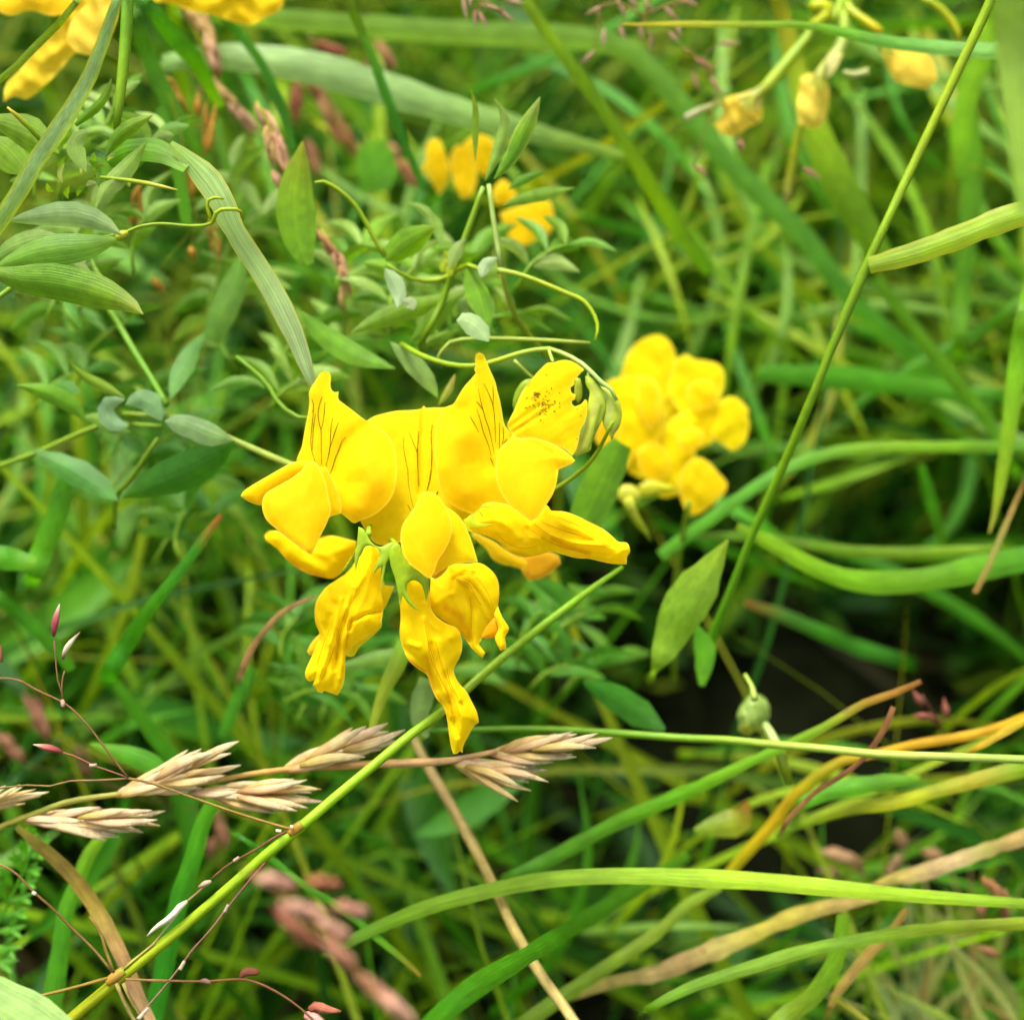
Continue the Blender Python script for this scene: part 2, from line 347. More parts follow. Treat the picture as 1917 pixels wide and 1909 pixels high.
def stuff_blades(name, label, cat, M, lo, hi, wlo, whi, lean0, lean1, palette, m, lim=190, N=11, xr=0.26, yr=(-0.08, 0.62), tipc=None, prof=None, azf=None):
    rx = rng.uniform(-xr, xr, M); ry = rng.uniform(yr[0], yr[1], M); L = rng.uniform(lo, hi, M); az = rng.uniform(0, 2 * math.pi, M) if azf is None else azf(rx, ry, M)
    th0 = R(1) * rng.uniform(lean0[0], lean0[1], M); th1 = R(1) * rng.uniform(lean1[0], lean1[1], M); wd = rng.uniform(wlo, whi, M)
    t = np.linspace(0, 1, N); th = th0[:, None] + (th1 - th0)[:, None] * t[None] ** 1.3
    azz = az[:, None] + (rng.normal(0, 0.5, M))[:, None] * t[None]
    dl = (L / (N - 1))[:, None]
    d = np.stack([np.sin(th) * np.cos(azz), np.sin(th) * np.sin(azz), np.cos(th)], 2)
    Pt = np.cumsum(d * dl[..., None], axis=1); Pt = Pt - Pt[:, :1]; Pt += np.stack([rx, ry, np.zeros(M) - 0.003], 1)[:, None]
    Pt[..., 2] = np.maximum(Pt[..., 2], 0.004)
    cl = np.sin(rx * 71 + 1) * np.sin(ry * 83 + 2) + .6 * np.sin(rx * 160 + ry * 50) * np.sin(ry * 143 - rx * 60) + rng.normal(0, .35, M)
    ok = clear_of_view(Pt, lim) & ~in_gap(Pt) & (cl > -.25); Pt, d, wd, az, azz, th = Pt[ok], d[ok], wd[ok], az[ok], azz[ok], th[ok]; M = len(Pt)
    ro = rng.normal(0, 0.7, M)[:, None]
    s = np.stack([-np.sin(azz), np.cos(azz), np.zeros_like(azz)], 2); nrm = np.cross(d, s)
    s2 = s * np.cos(ro)[..., None] + nrm * np.sin(ro)[..., None]; n2 = np.cross(d, s2)
    pf = np.interp(t, [0, .15, .6, 1], [.7, 1, .85, .03]) if prof is None else np.interp(t, np.linspace(0, 1, len(prof)), prof)
    hw = (wd[:, None] * pf[None] / 2)[..., None]
    V = np.stack([Pt - s2 * hw + n2 * hw * .35, Pt, Pt + s2 * hw + n2 * hw * .35], 2)      # M,N,3,3
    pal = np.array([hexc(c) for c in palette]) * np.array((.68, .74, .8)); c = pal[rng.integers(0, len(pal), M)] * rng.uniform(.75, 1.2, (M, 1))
    C = np.repeat(np.repeat(c[:, None, None], N, 1), 3, 2)
    if tipc is not None:
        k = (np.clip((t - .6) / .4, 0, 1)[None] * (rng.random(M) < .25)[:, None])[..., None, None]; C = C * (1 - k) + np.array(hexc(tipc)) * k
    V = V.reshape(-1, 3); C = C.reshape(-1, 3)
    b = (np.arange(M) * N * 3)[:, None, None]; i = (np.arange(N - 1) * 3)[None, :, None]; j = np.arange(2)[None, None]
    a = (b + i + j).ravel(); F = np.stack([a, a + 1, a + 4, a + 3], 1)
    me = bpy.data.meshes.new(name); me.vertices.add(len(V)); me.vertices.foreach_set('co', V.ravel())
    me.loops.add(F.size); me.loops.foreach_set('vertex_index', F.ravel()); me.polygons.add(len(F))
    me.polygons.foreach_set('loop_start', np.arange(0, F.size, 4)); me.polygons.foreach_set('use_smooth', np.ones(len(F), bool))
    me.update(calc_edges=True)
    ca = me.color_attributes.new('Col', 'FLOAT_COLOR', 'POINT'); ca.data.foreach_set('color', np.c_[C, np.ones(len(V))].ravel())
    u = np.tile(np.array([0, .5, 1]), M * N); v = np.repeat(np.tile(t, M), 3) * 10
    ul = me.uv_layers.new(name='UVMap'); ul.data.foreach_set('uv', np.stack([u, v], 1)[F.ravel()].ravel())
    me.materials.append(m); o = bpy.data.objects.new(name, me); scene.collection.objects.link(o)
    tag(o, label, cat, kind='stuff'); return o
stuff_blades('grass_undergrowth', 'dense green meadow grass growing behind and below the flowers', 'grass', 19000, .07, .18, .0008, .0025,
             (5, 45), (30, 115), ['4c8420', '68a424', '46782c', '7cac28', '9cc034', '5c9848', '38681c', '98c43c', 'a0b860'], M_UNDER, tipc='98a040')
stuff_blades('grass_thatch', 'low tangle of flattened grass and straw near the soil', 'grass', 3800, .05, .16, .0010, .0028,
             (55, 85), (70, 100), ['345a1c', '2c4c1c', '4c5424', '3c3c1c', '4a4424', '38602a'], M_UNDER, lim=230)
stuff_blades('low_foliage', 'small lance shaped vetchling leaves massed under the grass', 'foliage', 2200, .018, .036, .003, .0055,
             (20, 80), (50, 110), ['4c8030', '588c38', '3c7028', '689850'], M_UNDER, lim=205, prof=[.05, .7, 1, .95, .7, .03])
def lifted_leaves(M=2600):
    """leaflets borne higher up on the hidden stems, left and centre of the clump"""
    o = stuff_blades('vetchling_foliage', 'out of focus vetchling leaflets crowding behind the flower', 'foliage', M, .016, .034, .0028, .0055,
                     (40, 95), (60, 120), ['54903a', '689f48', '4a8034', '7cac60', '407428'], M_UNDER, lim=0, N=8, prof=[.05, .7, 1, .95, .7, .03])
    me = o.data; n = len(me.vertices); co = np.empty(n * 3); me.vertices.foreach_get('co', co); co = co.reshape(-1, 24, 3)
    lift = rng.uniform(.0, .085, len(co)); lift *= np.where(co[:, 0, 0] < 0.015, 1, .1); co[..., 2] += lift[:, None]
    ok = clear_of_view(co, 192) & ~in_gap(co); co[~ok, :, 2] -= lift[~ok][:, None]
    co2 = co; me.vertices.foreach_set('co', co2.ravel()); me.update()
lifted_leaves()

# ================================================================ THE IN-FOCUS FLOWER HEAD
def yc(h='ffdc00', g=0.9): return hexc(h, g, 1.0)
Y1, Y2, Y3, YL = yc('ffdd00'), yc('fdcf00'), yc('fbbe00'), yc('ffe200', .98)
head = empty('vetchling_flower_head', 'sharp yellow vetchling flower head in the centre with dark veined upright petals', 'flower', P(960, 680, 158))
def flower(at): return empty('flower', at=at, parent=head)

# peduncle, rachis, buds
W = path3(q('B', -120, 60, 0, 135, 150, 195, 300, 232, 450, 240, 600, 212, 760, 160, 900, 120, 1060, 100, 1150, 122, 1300, 190, 1400, 270, 1500, 370, 1590, 440, 1625, 520),
          [163, 160, 158, 157, 156, 156, 156, 156, 155.5, 155, 154, 153.5, 153, 153, 153])
tube('peduncle', W, [5, 5.2, 5, 5, 5, 4.6, 4.2, 4.4, 3.4], '86a83c 8fb044 94b548 9ab952 a8c878 b4cfa0 a9cc90', parent=head)
tube('peduncle', path3([(1148, 790), (1100, 870), (1010, 930), (900, 960), (800, 980), (720, 1010)], [153, 157, 160, 160, 160, 158]), [3, 4, 4.5, 4.5, 4, 3], '8fae50', parent=head)
BUDC = 'b8d070'
def bud(pts, depth, col=hexc(BUDC, .85), **k):
    return sheet('bud', pts, depth, col, dome=1.0, R_=16, m=M_LEAF, parent=head, sp=4, back=1.0, **k)[0]
bud(q('B', 1370, 320, 1420, 330, 1475, 400, 1520, 480, 1532, 590, 1500, 690, 1455, 790, 1425, 870, 1412, 925, 1360, 948, 1300, 972, 1278, 960, 1310, 870, 1345, 780, 1380, 670, 1392, 540, 1405, 450, 1375, 390), 153.5,
    colgrad=[(q('B', 1500, 560, 1440, 800, 1400, 900), hexc('8fb052', .6), 3), (q('B', 1440, 400, 1470, 520, 1400, 700, 1320, 940), hexc('c0d08c', .75), 5)])
bud(q('B', 1490, 400, 1560, 430, 1615, 470, 1655, 550, 1668, 640, 1645, 735, 1605, 795, 1585, 848, 1560, 790, 1522, 735, 1508, 660, 1525, 580, 1540, 500), 153.8,
    colgrad=[(q('B', 1530, 440, 1570, 560, 1545, 700), hexc('b9cf92', .7), 5), (q('B', 1640, 740, 1590, 830), hexc('9db880', .7), 5)])
bud(q('B', 1290, 330, 1330, 340, 1345, 420, 1338, 510, 1310, 540, 1280, 480), 154.5, colgrad=[])
bud(q('B', 930, 340, 870, 355, 815, 420, 785, 500, 780, 560, 800, 620, 860, 520, 920, 440, 960, 380), 156.5, hexc('93b650', .7))
tube('pedicel', path3(q('B', 1075, 110, 1090, 160, 1110, 215), [155, 154.5, 154]), [3, 3.5, 3], 'a3bd70', parent=head)
tube('pedicel', path3(q('B', 790, 190, 870, 270, 960, 350), [157, 157, 157]), [3.2, 3, 3], '9fb970', parent=head)
tube('pedicel', path3(q('B', 1400, 270, 1395, 310, 1400, 350), [153.6, 153.6, 153.6]), [3, 3, 4], 'a3bd70', parent=head)

# --- flower with spotted, torn standard (upper right)
f = flower(P(960, 820, 152))
o, S = sheet('standard_petal', q('B', 735, 720, 752, 675, 790, 600, 830, 500, 880, 410, 930, 350, 990, 280, 1065, 212, 1110, 212, 1150, 198, 1200, 190, 1262, 202, 1320, 235, 1362, 268, 1325, 305, 1283, 360, 1280, 390, 1250, 415, 1258, 455, 1292, 470, 1285, 512, 1262, 520, 1262, 548, 1285, 568, 1340, 545, 1368, 508, 1385, 522, 1385, 620, 1368, 690, 1332, 760, 1315, 850, 1295, 920, 1265, 968, 1200, 915, 1120, 880, 1040, 850, 930, 830, 790, 812, 765, 775),
             152.5, Y1, tilt=(.6, -.6), dome=.9, R_=40, parent=f, sp=4, ripple=.08, grain=(-38, .02, 15),
             folds=[(q('B', 750, 740, 900, 640, 1000, 560), -.25, 5), (q('B', 770, 780, 930, 690, 1060, 600), -.22, 4)],
             colgrad=[(q('B', 775, 770, 900, 680, 1000, 600), yc('e0a800', .8), 1.6), (q('B', 990, 465, 940, 510), yc('8a4a08', .6), 2.4), (q('B', 895, 395, 915, 370), yc('5a2a06', .5), 2)])
spots = []
for k in range(52):
    x = 1040 + random.gauss(0, 62); y = 540 + random.gauss(0, 50)
    a = random.uniform(0, 3.14); l = random.uniform(5, 26)
    spots.append(q('B', x, y, x + l * .6 * math.cos(a) + 4, y + l * .6 * math.sin(a), x + l * math.cos(a + .3), y + l * math.sin(a + .3)))
spots += [q('B', x, y, x + 6, y + 3, x + 9, y) for x, y in ((1050, 308), (1340, 565), (1300, 588), (1330, 640), (1298, 828))]
veins(S, f, spots[:1] + [q('B', 950, 475, 985, 462, 1005, 470)], 1.3, '6a3406')
Vs, Fs, Cs = [], [], []
for pl in spots:
    a = catmull(np.array(pl), 5); v, fc, c, _ = tube('x', P(a[:, 0], a[:, 1], S.z(a) - .04), [.3, .75, .5], '8a5a10', sides=4, bare=True)
    n0 = len(Vs); Vs += v; Fs += [tuple(i + n0 for i in g) for g in fc]; Cs += c
o = link('brown_speckles', Vs, Fs, Cs, M_VEIN, f)

# --- left flower
f = flower(P(620, 900, 152))
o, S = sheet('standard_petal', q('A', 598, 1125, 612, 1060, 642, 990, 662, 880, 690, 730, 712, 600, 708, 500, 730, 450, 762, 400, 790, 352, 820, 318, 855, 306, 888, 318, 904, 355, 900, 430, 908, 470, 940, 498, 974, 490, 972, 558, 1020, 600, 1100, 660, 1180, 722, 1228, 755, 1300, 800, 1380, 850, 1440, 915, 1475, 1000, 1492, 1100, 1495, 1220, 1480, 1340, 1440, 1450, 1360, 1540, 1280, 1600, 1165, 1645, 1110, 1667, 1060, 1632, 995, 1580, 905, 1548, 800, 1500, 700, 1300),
             151.5, Y1, tilt=(-1.1, -.3), dome=1.1, R_=50, parent=f, sp=4, ripple=.05, grain=(80, .012, 13), colgrad=[(q('A', 1280, 1150, 1300, 1350, 1200, 1500), yc('fdcc00'), 34)],  # deeper gold paints the right lobe's shading into the colour
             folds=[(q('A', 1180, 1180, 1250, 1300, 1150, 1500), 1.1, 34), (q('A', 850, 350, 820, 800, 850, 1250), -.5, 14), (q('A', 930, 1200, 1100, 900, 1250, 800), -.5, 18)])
veins(S, f, [q('A', 826, 535, 800, 610, 788, 690, 800, 780, 815, 830, 816, 950, 818, 1060, 820, 1140), q('A', 850, 585, 842, 700, 828, 790, 815, 830),
             q('A', 752, 650, 738, 760, 725, 900, 730, 1010, 745, 1060, 765, 1122), q('A', 765, 690, 745, 830, 742, 930, 735, 1030),
             q('A', 920, 730, 905, 800, 900, 900, 893, 1000, 875, 1090, 850, 1185), q('A', 970, 770, 940, 850, 915, 930, 893, 1000),
             q('A', 1035, 900, 1000, 935, 975, 1010, 940, 1090, 915, 1180, 868, 1275), q('A', 735, 560, 748, 620, 738, 680)], .72)
o, S = sheet('wing_petal', q('A', 97, 1425, 118, 1388, 200, 1328, 330, 1252, 450, 1182, 560, 1126, 640, 1112, 710, 1112, 780, 1130, 800, 1180, 700, 1230, 600, 1260, 500, 1330, 400, 1385, 330, 1440, 290, 1480, 285, 1510, 230, 1500, 150, 1465), 147.5, Y1, tilt=(.8, .9), dome=.7, R_=16, parent=f, sp=4, back=.3)
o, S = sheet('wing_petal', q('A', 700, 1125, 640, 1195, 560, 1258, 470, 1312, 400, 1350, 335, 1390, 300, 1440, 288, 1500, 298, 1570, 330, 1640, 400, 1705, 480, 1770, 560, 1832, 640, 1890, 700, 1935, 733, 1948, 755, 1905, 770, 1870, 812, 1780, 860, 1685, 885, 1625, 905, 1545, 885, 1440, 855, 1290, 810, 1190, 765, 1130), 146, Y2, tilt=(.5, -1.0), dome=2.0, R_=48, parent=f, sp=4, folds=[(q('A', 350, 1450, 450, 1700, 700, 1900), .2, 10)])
o, S = sheet('keel_petal', q('A', 640, 1200, 860, 1160, 930, 1300, 1000, 1500, 995, 1580, 920, 1602, 850, 1640, 700, 1500), 149.5, Y2, dome=1, R_=25, parent=f, sp=5)

# --- middle flower
f = flower(P(800, 960, 153))
o, S = sheet('standard_petal', q('A', 1120, 880, 1180, 790, 1226, 752, 1290, 712, 1400, 682, 1500, 662, 1640, 655, 1715, 641, 1735, 616, 1750, 636, 1830, 632, 1909, 632, 2000, 620, 2100, 610, 2160, 900, 2180, 1300, 2150, 1560, 2110, 1620, 2080, 1700, 2000, 1780, 1800, 1800, 1525, 1838, 1440, 1856, 1345, 1862, 1285, 1832, 1230, 1762, 1190, 1690, 1165, 1640, 1100, 1400, 1060, 1100),
             153.6, Y1, tilt=(.1, -.9), dome=1.0, R_=40, parent=f, sp=4.5, ripple=.05, grain=(90, .012, 14),
             folds=[(q('A', 1735, 620, 1720, 1000, 1700, 1400), -.45, 5), (q('A', 1735, 620, 1718, 1000), .2, 40), (q('A', 1250, 1650, 1400, 1750), .4, 30)])
veins(S, f, [q('A', 1555, 900, 1552, 980, 1575, 1120, 1592, 1200, 1595, 1300, 1615, 1420, 1642, 1530), q('A', 1602, 850, 1640, 950, 1672, 1030, 1678, 1150, 1685, 1260, 1690, 1338),
             q('A', 1688, 845, 1682, 950, 1672, 1030), q('A', 1808, 790, 1798, 900, 1808, 1050, 1800, 1180, 1780, 1290, 1758, 1390),
             q('A', 1590, 1500, 1605, 1530, 1620, 1555), q('B', 128, 715, 118, 800, 122, 900, 120, 1020, 112, 1150, 80, 1258), q('B', 15, 770, 8, 900, 10, 1080, 18, 1210)], .6)
veins(S, f, [q('B', 175, 1255, 165, 1272, 158, 1285)], 1.3)
o, S = sheet('wing_petal', q('B', 180, 1320, 225, 1370, 300, 1420, 355, 1470, 400, 1545, 440, 1640, 475, 1750, 497, 1830, 400, 1840, 300, 1850, 200, 1900, 140, 1950, 120, 1700, 130, 1450), 147.2, Y1, tilt=(.6, -.4), dome=1.6, R_=40, parent=f, sp=4.5)
o, S = sheet('wing_petal', q('B', 45, 1262, 100, 1258, 150, 1275, 200, 1325, 245, 1400, 280, 1480, 290, 1560, 270, 1650, 225, 1740, 195, 1785, 170, 1830, 140, 1920, 110, 1965, 85, 1958, 30, 1915, -40, 1860, -100, 1790, -128, 1680, -130, 1600, -110, 1520, -60, 1450, -10, 1370), 145.6, Y2, tilt=(.4, -.9), dome=1.9, R_=44, parent=f, sp=4.5)
o, S = sheet('keel_petal', q('C', 1280, 412, 1312, 380, 1338, 320, 1368, 262, 1400, 270, 1420, 310, 1398, 370, 1372, 404, 1330, 428, 1298, 418), 147.5, Y3, dome=.7, R_=12, parent=f, sp=4, back=.5)

# --- right flower with tall veined tip
f = flower(P(930, 920, 152))
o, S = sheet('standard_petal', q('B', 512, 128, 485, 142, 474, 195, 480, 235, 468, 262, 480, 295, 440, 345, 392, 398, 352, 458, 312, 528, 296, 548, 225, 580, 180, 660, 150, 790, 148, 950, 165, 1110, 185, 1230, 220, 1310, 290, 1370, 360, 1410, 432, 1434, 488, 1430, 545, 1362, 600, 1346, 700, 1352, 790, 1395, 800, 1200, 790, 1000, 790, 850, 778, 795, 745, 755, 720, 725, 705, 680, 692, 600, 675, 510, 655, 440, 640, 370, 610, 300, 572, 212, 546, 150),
             151.6, Y1, tilt=(1.1, -.3), dome=1.1, R_=50, parent=f, sp=4, ripple=.05, grain=(75, .012, 13), colgrad=[(q('B', 340, 850, 320, 1050, 400, 1250), yc('fdcc00'), 36)],  # left lobe's shading is painted in as a deeper gold
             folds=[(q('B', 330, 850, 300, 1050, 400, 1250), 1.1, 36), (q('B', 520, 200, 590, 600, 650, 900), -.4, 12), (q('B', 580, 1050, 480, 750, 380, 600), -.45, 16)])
veins(S, f, [q('B', 545, 380, 575, 440, 600, 500, 620, 560, 632, 660, 638, 760, 640, 860), q('B', 618, 400, 622, 480, 620, 560), q('B', 500, 420, 515, 500, 535, 580, 560, 670, 590, 760, 610, 850, 630, 950),
             q('B', 485, 525, 515, 560, 545, 605), q('B', 487, 585, 515, 670, 540, 770, 580, 870, 605, 970), q('B', 430, 640, 470, 710, 505, 775), q('B', 595, 985, 612, 1010, 625, 1052),
             q('B', 672, 700, 672, 800, 670, 925), q('B', 700, 730, 706, 800, 695, 880), q('B', 732, 828, 718, 850, 705, 868)], .75)
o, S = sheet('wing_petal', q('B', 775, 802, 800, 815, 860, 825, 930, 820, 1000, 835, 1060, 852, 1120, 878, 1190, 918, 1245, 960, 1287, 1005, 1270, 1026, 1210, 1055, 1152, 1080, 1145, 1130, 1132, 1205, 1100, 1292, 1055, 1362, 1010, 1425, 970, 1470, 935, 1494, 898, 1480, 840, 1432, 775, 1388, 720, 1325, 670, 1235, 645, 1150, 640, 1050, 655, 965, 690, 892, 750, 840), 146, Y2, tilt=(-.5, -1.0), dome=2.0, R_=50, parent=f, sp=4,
             folds=[(q('B', 1140, 1080, 1100, 960, 940, 870), -.3, 7)])

# --- drooping and side-on flowers: closed bodies with creases
f = flower(P(880, 985, 150))
o, S = sheet('standard_petal', q('B', 395, 1505, 432, 1436, 488, 1428, 545, 1360, 620, 1345, 720, 1360, 800, 1400, 880, 1455, 935, 1490, 990, 1450, 1050, 1365, 1075, 1385, 1092, 1412, 1200, 1420, 1300, 1455, 1400, 1500, 1500, 1552, 1580, 1612, 1640, 1665, 1700, 1672, 1722, 1690, 1735, 1745, 1712, 1790, 1705, 1850, 1600, 1847, 1500, 1828, 1400, 1805, 1300, 1800, 1200, 1775, 1100, 1748, 1000, 1772, 880, 1792, 800, 1772, 720, 1725, 660, 1665, 600, 1632, 500, 1592, 420, 1562),
             150.2, YL, tilt=(-.6, .3), dome=4.4, R_=40, back=1.2, parent=f, sp=3.2, ripple=.25, grain=(12, .07, 22),
             folds=[(q('B', 960, 1520, 1080, 1620, 1300, 1680, 1500, 1690), .6, 5), (q('B', 900, 1560, 1060, 1660, 1250, 1720, 1560, 1770), -.55, 4), (q('B', 1150, 1500, 1350, 1590, 1600, 1720), .4, 5),
                    (q('B', 700, 1500, 850, 1650, 1000, 1640), .5, 7), (q('B', 760, 1700, 900, 1640, 1000, 1700), -.4, 5), (q('B', 1200, 1640, 1450, 1650, 1690, 1700), -.3, 4)],
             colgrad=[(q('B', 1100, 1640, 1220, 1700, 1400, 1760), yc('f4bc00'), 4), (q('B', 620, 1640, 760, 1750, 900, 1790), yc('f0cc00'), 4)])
veins(S, f, [q('B', 960, 1525, 1080, 1610, 1200, 1655, 1360, 1690, 1530, 1712), q('B', 930, 1570, 1060, 1655, 1200, 1715, 1380, 1762), q('B', 1010, 1500, 1180, 1570, 1400, 1640, 1600, 1710), q('B', 1150, 1470, 1300, 1530, 1450, 1600), q('B', 640, 1600, 760, 1690, 880, 1720, 980, 1700)], .62, 'd2a200', .02)
o, S = sheet('calyx', q('B', 380, 1490, 430, 1455, 500, 1405, 530, 1375, 560, 1372, 610, 1400, 585, 1400, 545, 1392, 520, 1412, 545, 1460, 562, 1498, 530, 1465, 505, 1425, 470, 1450, 490, 1500, 560, 1520, 625, 1512, 560, 1540, 480, 1548, 420, 1545, 460, 1590, 400, 1570), 148.6, hexc('b4cc50', .8), tilt=(-1.5, 0), dome=.3, R_=12, m=M_LEAF, parent=f, sp=3.5)

f = flower(P(660, 1005, 154))
o, S = sheet('standard_petal', q('C', 92, 125, 118, 92, 180, 88, 240, 118, 320, 180, 400, 232, 440, 200, 475, 150, 530, 124, 600, 126, 680, 146, 757, 165, 752, 240, 705, 320, 650, 392, 590, 432, 500, 422, 420, 402, 330, 358, 250, 292, 180, 212, 110, 162), 159, YL, tilt=(.8, .4), ripple=.3, grain=(20, .1, 24), dome=2, R_=30, back=1.2, parent=f, sp=5,
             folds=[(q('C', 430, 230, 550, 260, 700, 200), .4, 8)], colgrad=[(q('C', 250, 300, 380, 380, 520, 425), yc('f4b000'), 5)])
f = flower(P(700, 1020, 151))
o, S = sheet('wing_petal', q('C', 600, 700, 760, 760, 900, 700, 962, 640, 1000, 560, 1030, 485, 960, 480, 935, 380, 860, 560, 940, 760, 900, 820, 840, 872, 770, 935, 738, 990, 690, 992, 660, 940, 560, 840), 154.5, YL, dome=1, R_=20, parent=f, sp=5)
o, S = sheet('wing_petal', q('C', 500, 820, 460, 860, 425, 905, 402, 955, 420, 982, 470, 980, 520, 900), 156, Y2, dome=1, R_=12, parent=f, sp=5)
o, S = sheet('standard_petal', q('C', 880, 190, 815, 205, 790, 260, 750, 310, 680, 392, 610, 440, 545, 488, 495, 548, 462, 612, 455, 680, 465, 760, 492, 835, 470, 900, 440, 980, 408, 1050, 388, 1105, 395, 1150, 420, 1170, 455, 1158, 442, 1198, 462, 1210, 478, 1245, 510, 1255, 525, 1238, 560, 1250, 620, 1272, 652, 1220, 670, 1160, 677, 1080, 682, 985, 740, 910, 840, 850, 922, 780, 945, 690, 948, 600, 934, 530, 932, 440, 936, 350, 925, 240),
             150.6, YL, tilt=(0, -.2), dome=4.4, R_=40, back=1.2, parent=f, sp=3.1, ripple=.25, grain=(108, .07, 20),
             folds=[(q('C', 650, 580, 590, 800, 540, 1000, 470, 1190), .55, 5), (q('C', 740, 520, 700, 650, 640, 850, 600, 1080), -.5, 4), (q('C', 690, 640, 700, 760, 670, 900, 640, 1150), .4, 4),
                    (q('C', 520, 760, 540, 800, 560, 700), -.5, 5), (q('C', 945, 660, 820, 690, 720, 740, 700, 800), -.6, 3.5), (q('C', 800, 420, 700, 600, 560, 900), .35, 5), (q('C', 560, 520, 560, 600, 610, 620), -.35, 6)],
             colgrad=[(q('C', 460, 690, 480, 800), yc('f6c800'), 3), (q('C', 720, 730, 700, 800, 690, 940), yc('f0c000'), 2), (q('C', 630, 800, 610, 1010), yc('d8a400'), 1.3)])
veins(S, f, [q('C', 690, 640, 640, 780, 590, 950, 520, 1130, 490, 1190), q('C', 720, 700, 690, 760, 690, 850, 680, 930), q('C', 650, 780, 625, 900, 610, 1010), q('C', 560, 800, 520, 900, 480, 1030, 455, 1130), q('C', 760, 490, 745, 560, 700, 640), q('C', 940, 665, 830, 690, 760, 730, 710, 790)], .62, 'd2a200', .02)
o, S = sheet('calyx', q('C', 770, 60, 810, 80, 860, 165, 890, 192, 930, 205, 1010, 170, 1035, 185, 1012, 260, 975, 320, 950, 440, 930, 540, 936, 430, 945, 340, 915, 360, 870, 408, 902, 320, 922, 255, 905, 212, 860, 197, 820, 205, 792, 250, 772, 300, 750, 385, 743, 300, 745, 240, 700, 330, 640, 402, 702, 300, 750, 225, 762, 160), 147.6, hexc('a6c860', .8), tilt=(0, -.2), dome=.45, R_=10, m=M_LEAF, parent=f, sp=3.5, back=.3)

f = flower(P(790, 1010, 150))
o, S = sheet('standard_petal', q('C', 1050, 300, 1040, 420, 1060, 560, 1072, 700, 1066, 830, 1086, 920, 1130, 1020, 1200, 1082, 1262, 1125, 1290, 1205, 1330, 1292, 1380, 1355, 1405, 1440, 1422, 1560, 1435, 1640, 1452, 1690, 1480, 1688, 1498, 1668, 1518, 1684, 1522, 1640, 1562, 1560, 1600, 1492, 1636, 1465, 1622, 1390, 1582, 1310, 1545, 1240, 1492, 1182, 1462, 1122, 1456, 1080, 1492, 1010, 1515, 940, 1512, 860, 1482, 792, 1400, 752, 1330, 702, 1292, 640, 1282, 540, 1260, 440, 1150, 330),
             149.6, YL, tilt=(0, .1), dome=4.4, R_=40, back=1.2, parent=f, sp=3.1, ripple=.25, grain=(68, .07, 20),
             folds=[(q('C', 1240, 720, 1270, 950, 1380, 1200, 1440, 1420), .55, 5), (q('C', 1290, 900, 1350, 1100, 1440, 1300, 1480, 1560), -.5, 4), (q('C', 1340, 880, 1400, 1080, 1500, 1300), .45, 5),
                    (q('C', 1100, 940, 1180, 1000, 1250, 1090), -.4, 6), (q('C', 1140, 900, 1200, 920), .5, 5), (q('C', 1250, 620, 1300, 760, 1440, 860), .3, 6), (q('C', 1240, 1000, 1330, 1230), -.4, 4)],
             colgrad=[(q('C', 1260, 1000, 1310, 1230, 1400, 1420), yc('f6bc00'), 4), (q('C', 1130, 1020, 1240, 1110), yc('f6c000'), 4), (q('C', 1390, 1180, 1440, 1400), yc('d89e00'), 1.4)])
veins(S, f, [q('C', 1240, 720, 1265, 860, 1290, 1000, 1350, 1140, 1420, 1280, 1445, 1400), q('C', 1330, 900, 1370, 1060, 1440, 1240, 1500, 1420), q('C', 1270, 880, 1330, 1080, 1400, 1230, 1430, 1330), q('C', 1130, 1010, 1200, 1060, 1260, 1100), q('C', 1400, 1040, 1430, 1180, 1520, 1340)], .62, 'd2a200', .02)
o, S = sheet('calyx', q('C', 1040, 180, 1070, 192, 1086, 240, 1120, 312, 1180, 357, 1240, 392, 1268, 430, 1278, 500, 1255, 598, 1240, 520, 1215, 468, 1170, 445, 1132, 460, 1116, 500, 1140, 570, 1180, 632, 1216, 666, 1170, 646, 1120, 600, 1085, 552, 1078, 625, 1060, 560, 1032, 430, 1000, 330, 990, 240, 1010, 200), 146.7, hexc('a3c552', .8), dome=.5, R_=10, m=M_LEAF, parent=f, sp=3.5, back=.3)
tube('pedicel', path3([(745, 1025), (735, 1012), (720, 1000)], [148, 151, 156]), [6, 4, 3], '9abb58', parent=f)
tube('pedicel', path3([(690, 1000), (692, 985), (700, 975)], [148, 152, 158]), [6, 4, 3], '9abb58', parent=f)

f = flower(P(860, 1070, 151))
o, S = sheet('wing_petal', q('C', 1290, 420, 1330, 430, 1400, 370, 1430, 325, 1550, 328, 1640, 320, 1722, 370, 1770, 440, 1782, 530, 1772, 640, 1762, 700, 1700, 780, 1665, 850, 1636, 905, 1682, 965, 1662, 1002, 1600, 950, 1545, 882, 1500, 822, 1460, 782, 1380, 732, 1310, 672, 1284, 600), 150.6, YL, tilt=(0, -.2), dome=4.0, R_=44, back=1.0, parent=f, sp=3.2, ripple=.2, grain=(70, .05, 20),
             folds=[(q('C', 1440, 520, 1450, 440, 1540, 390, 1600, 400), -.5, 4), (q('C', 1540, 480, 1590, 640, 1580, 880), -.6, 5), (q('C', 1560, 400, 1660, 520, 1740, 650), .5, 5), (q('C', 1480, 430, 1620, 560, 1700, 720), .3, 4), (q('C', 1310, 620, 1400, 560, 1440, 540), .3, 5)],
             colgrad=[(q('C', 1400, 640, 1500, 700, 1560, 840), yc('fac400'), 8), (q('C', 1480, 440, 1560, 500), yc('d8aa00'), 2)])
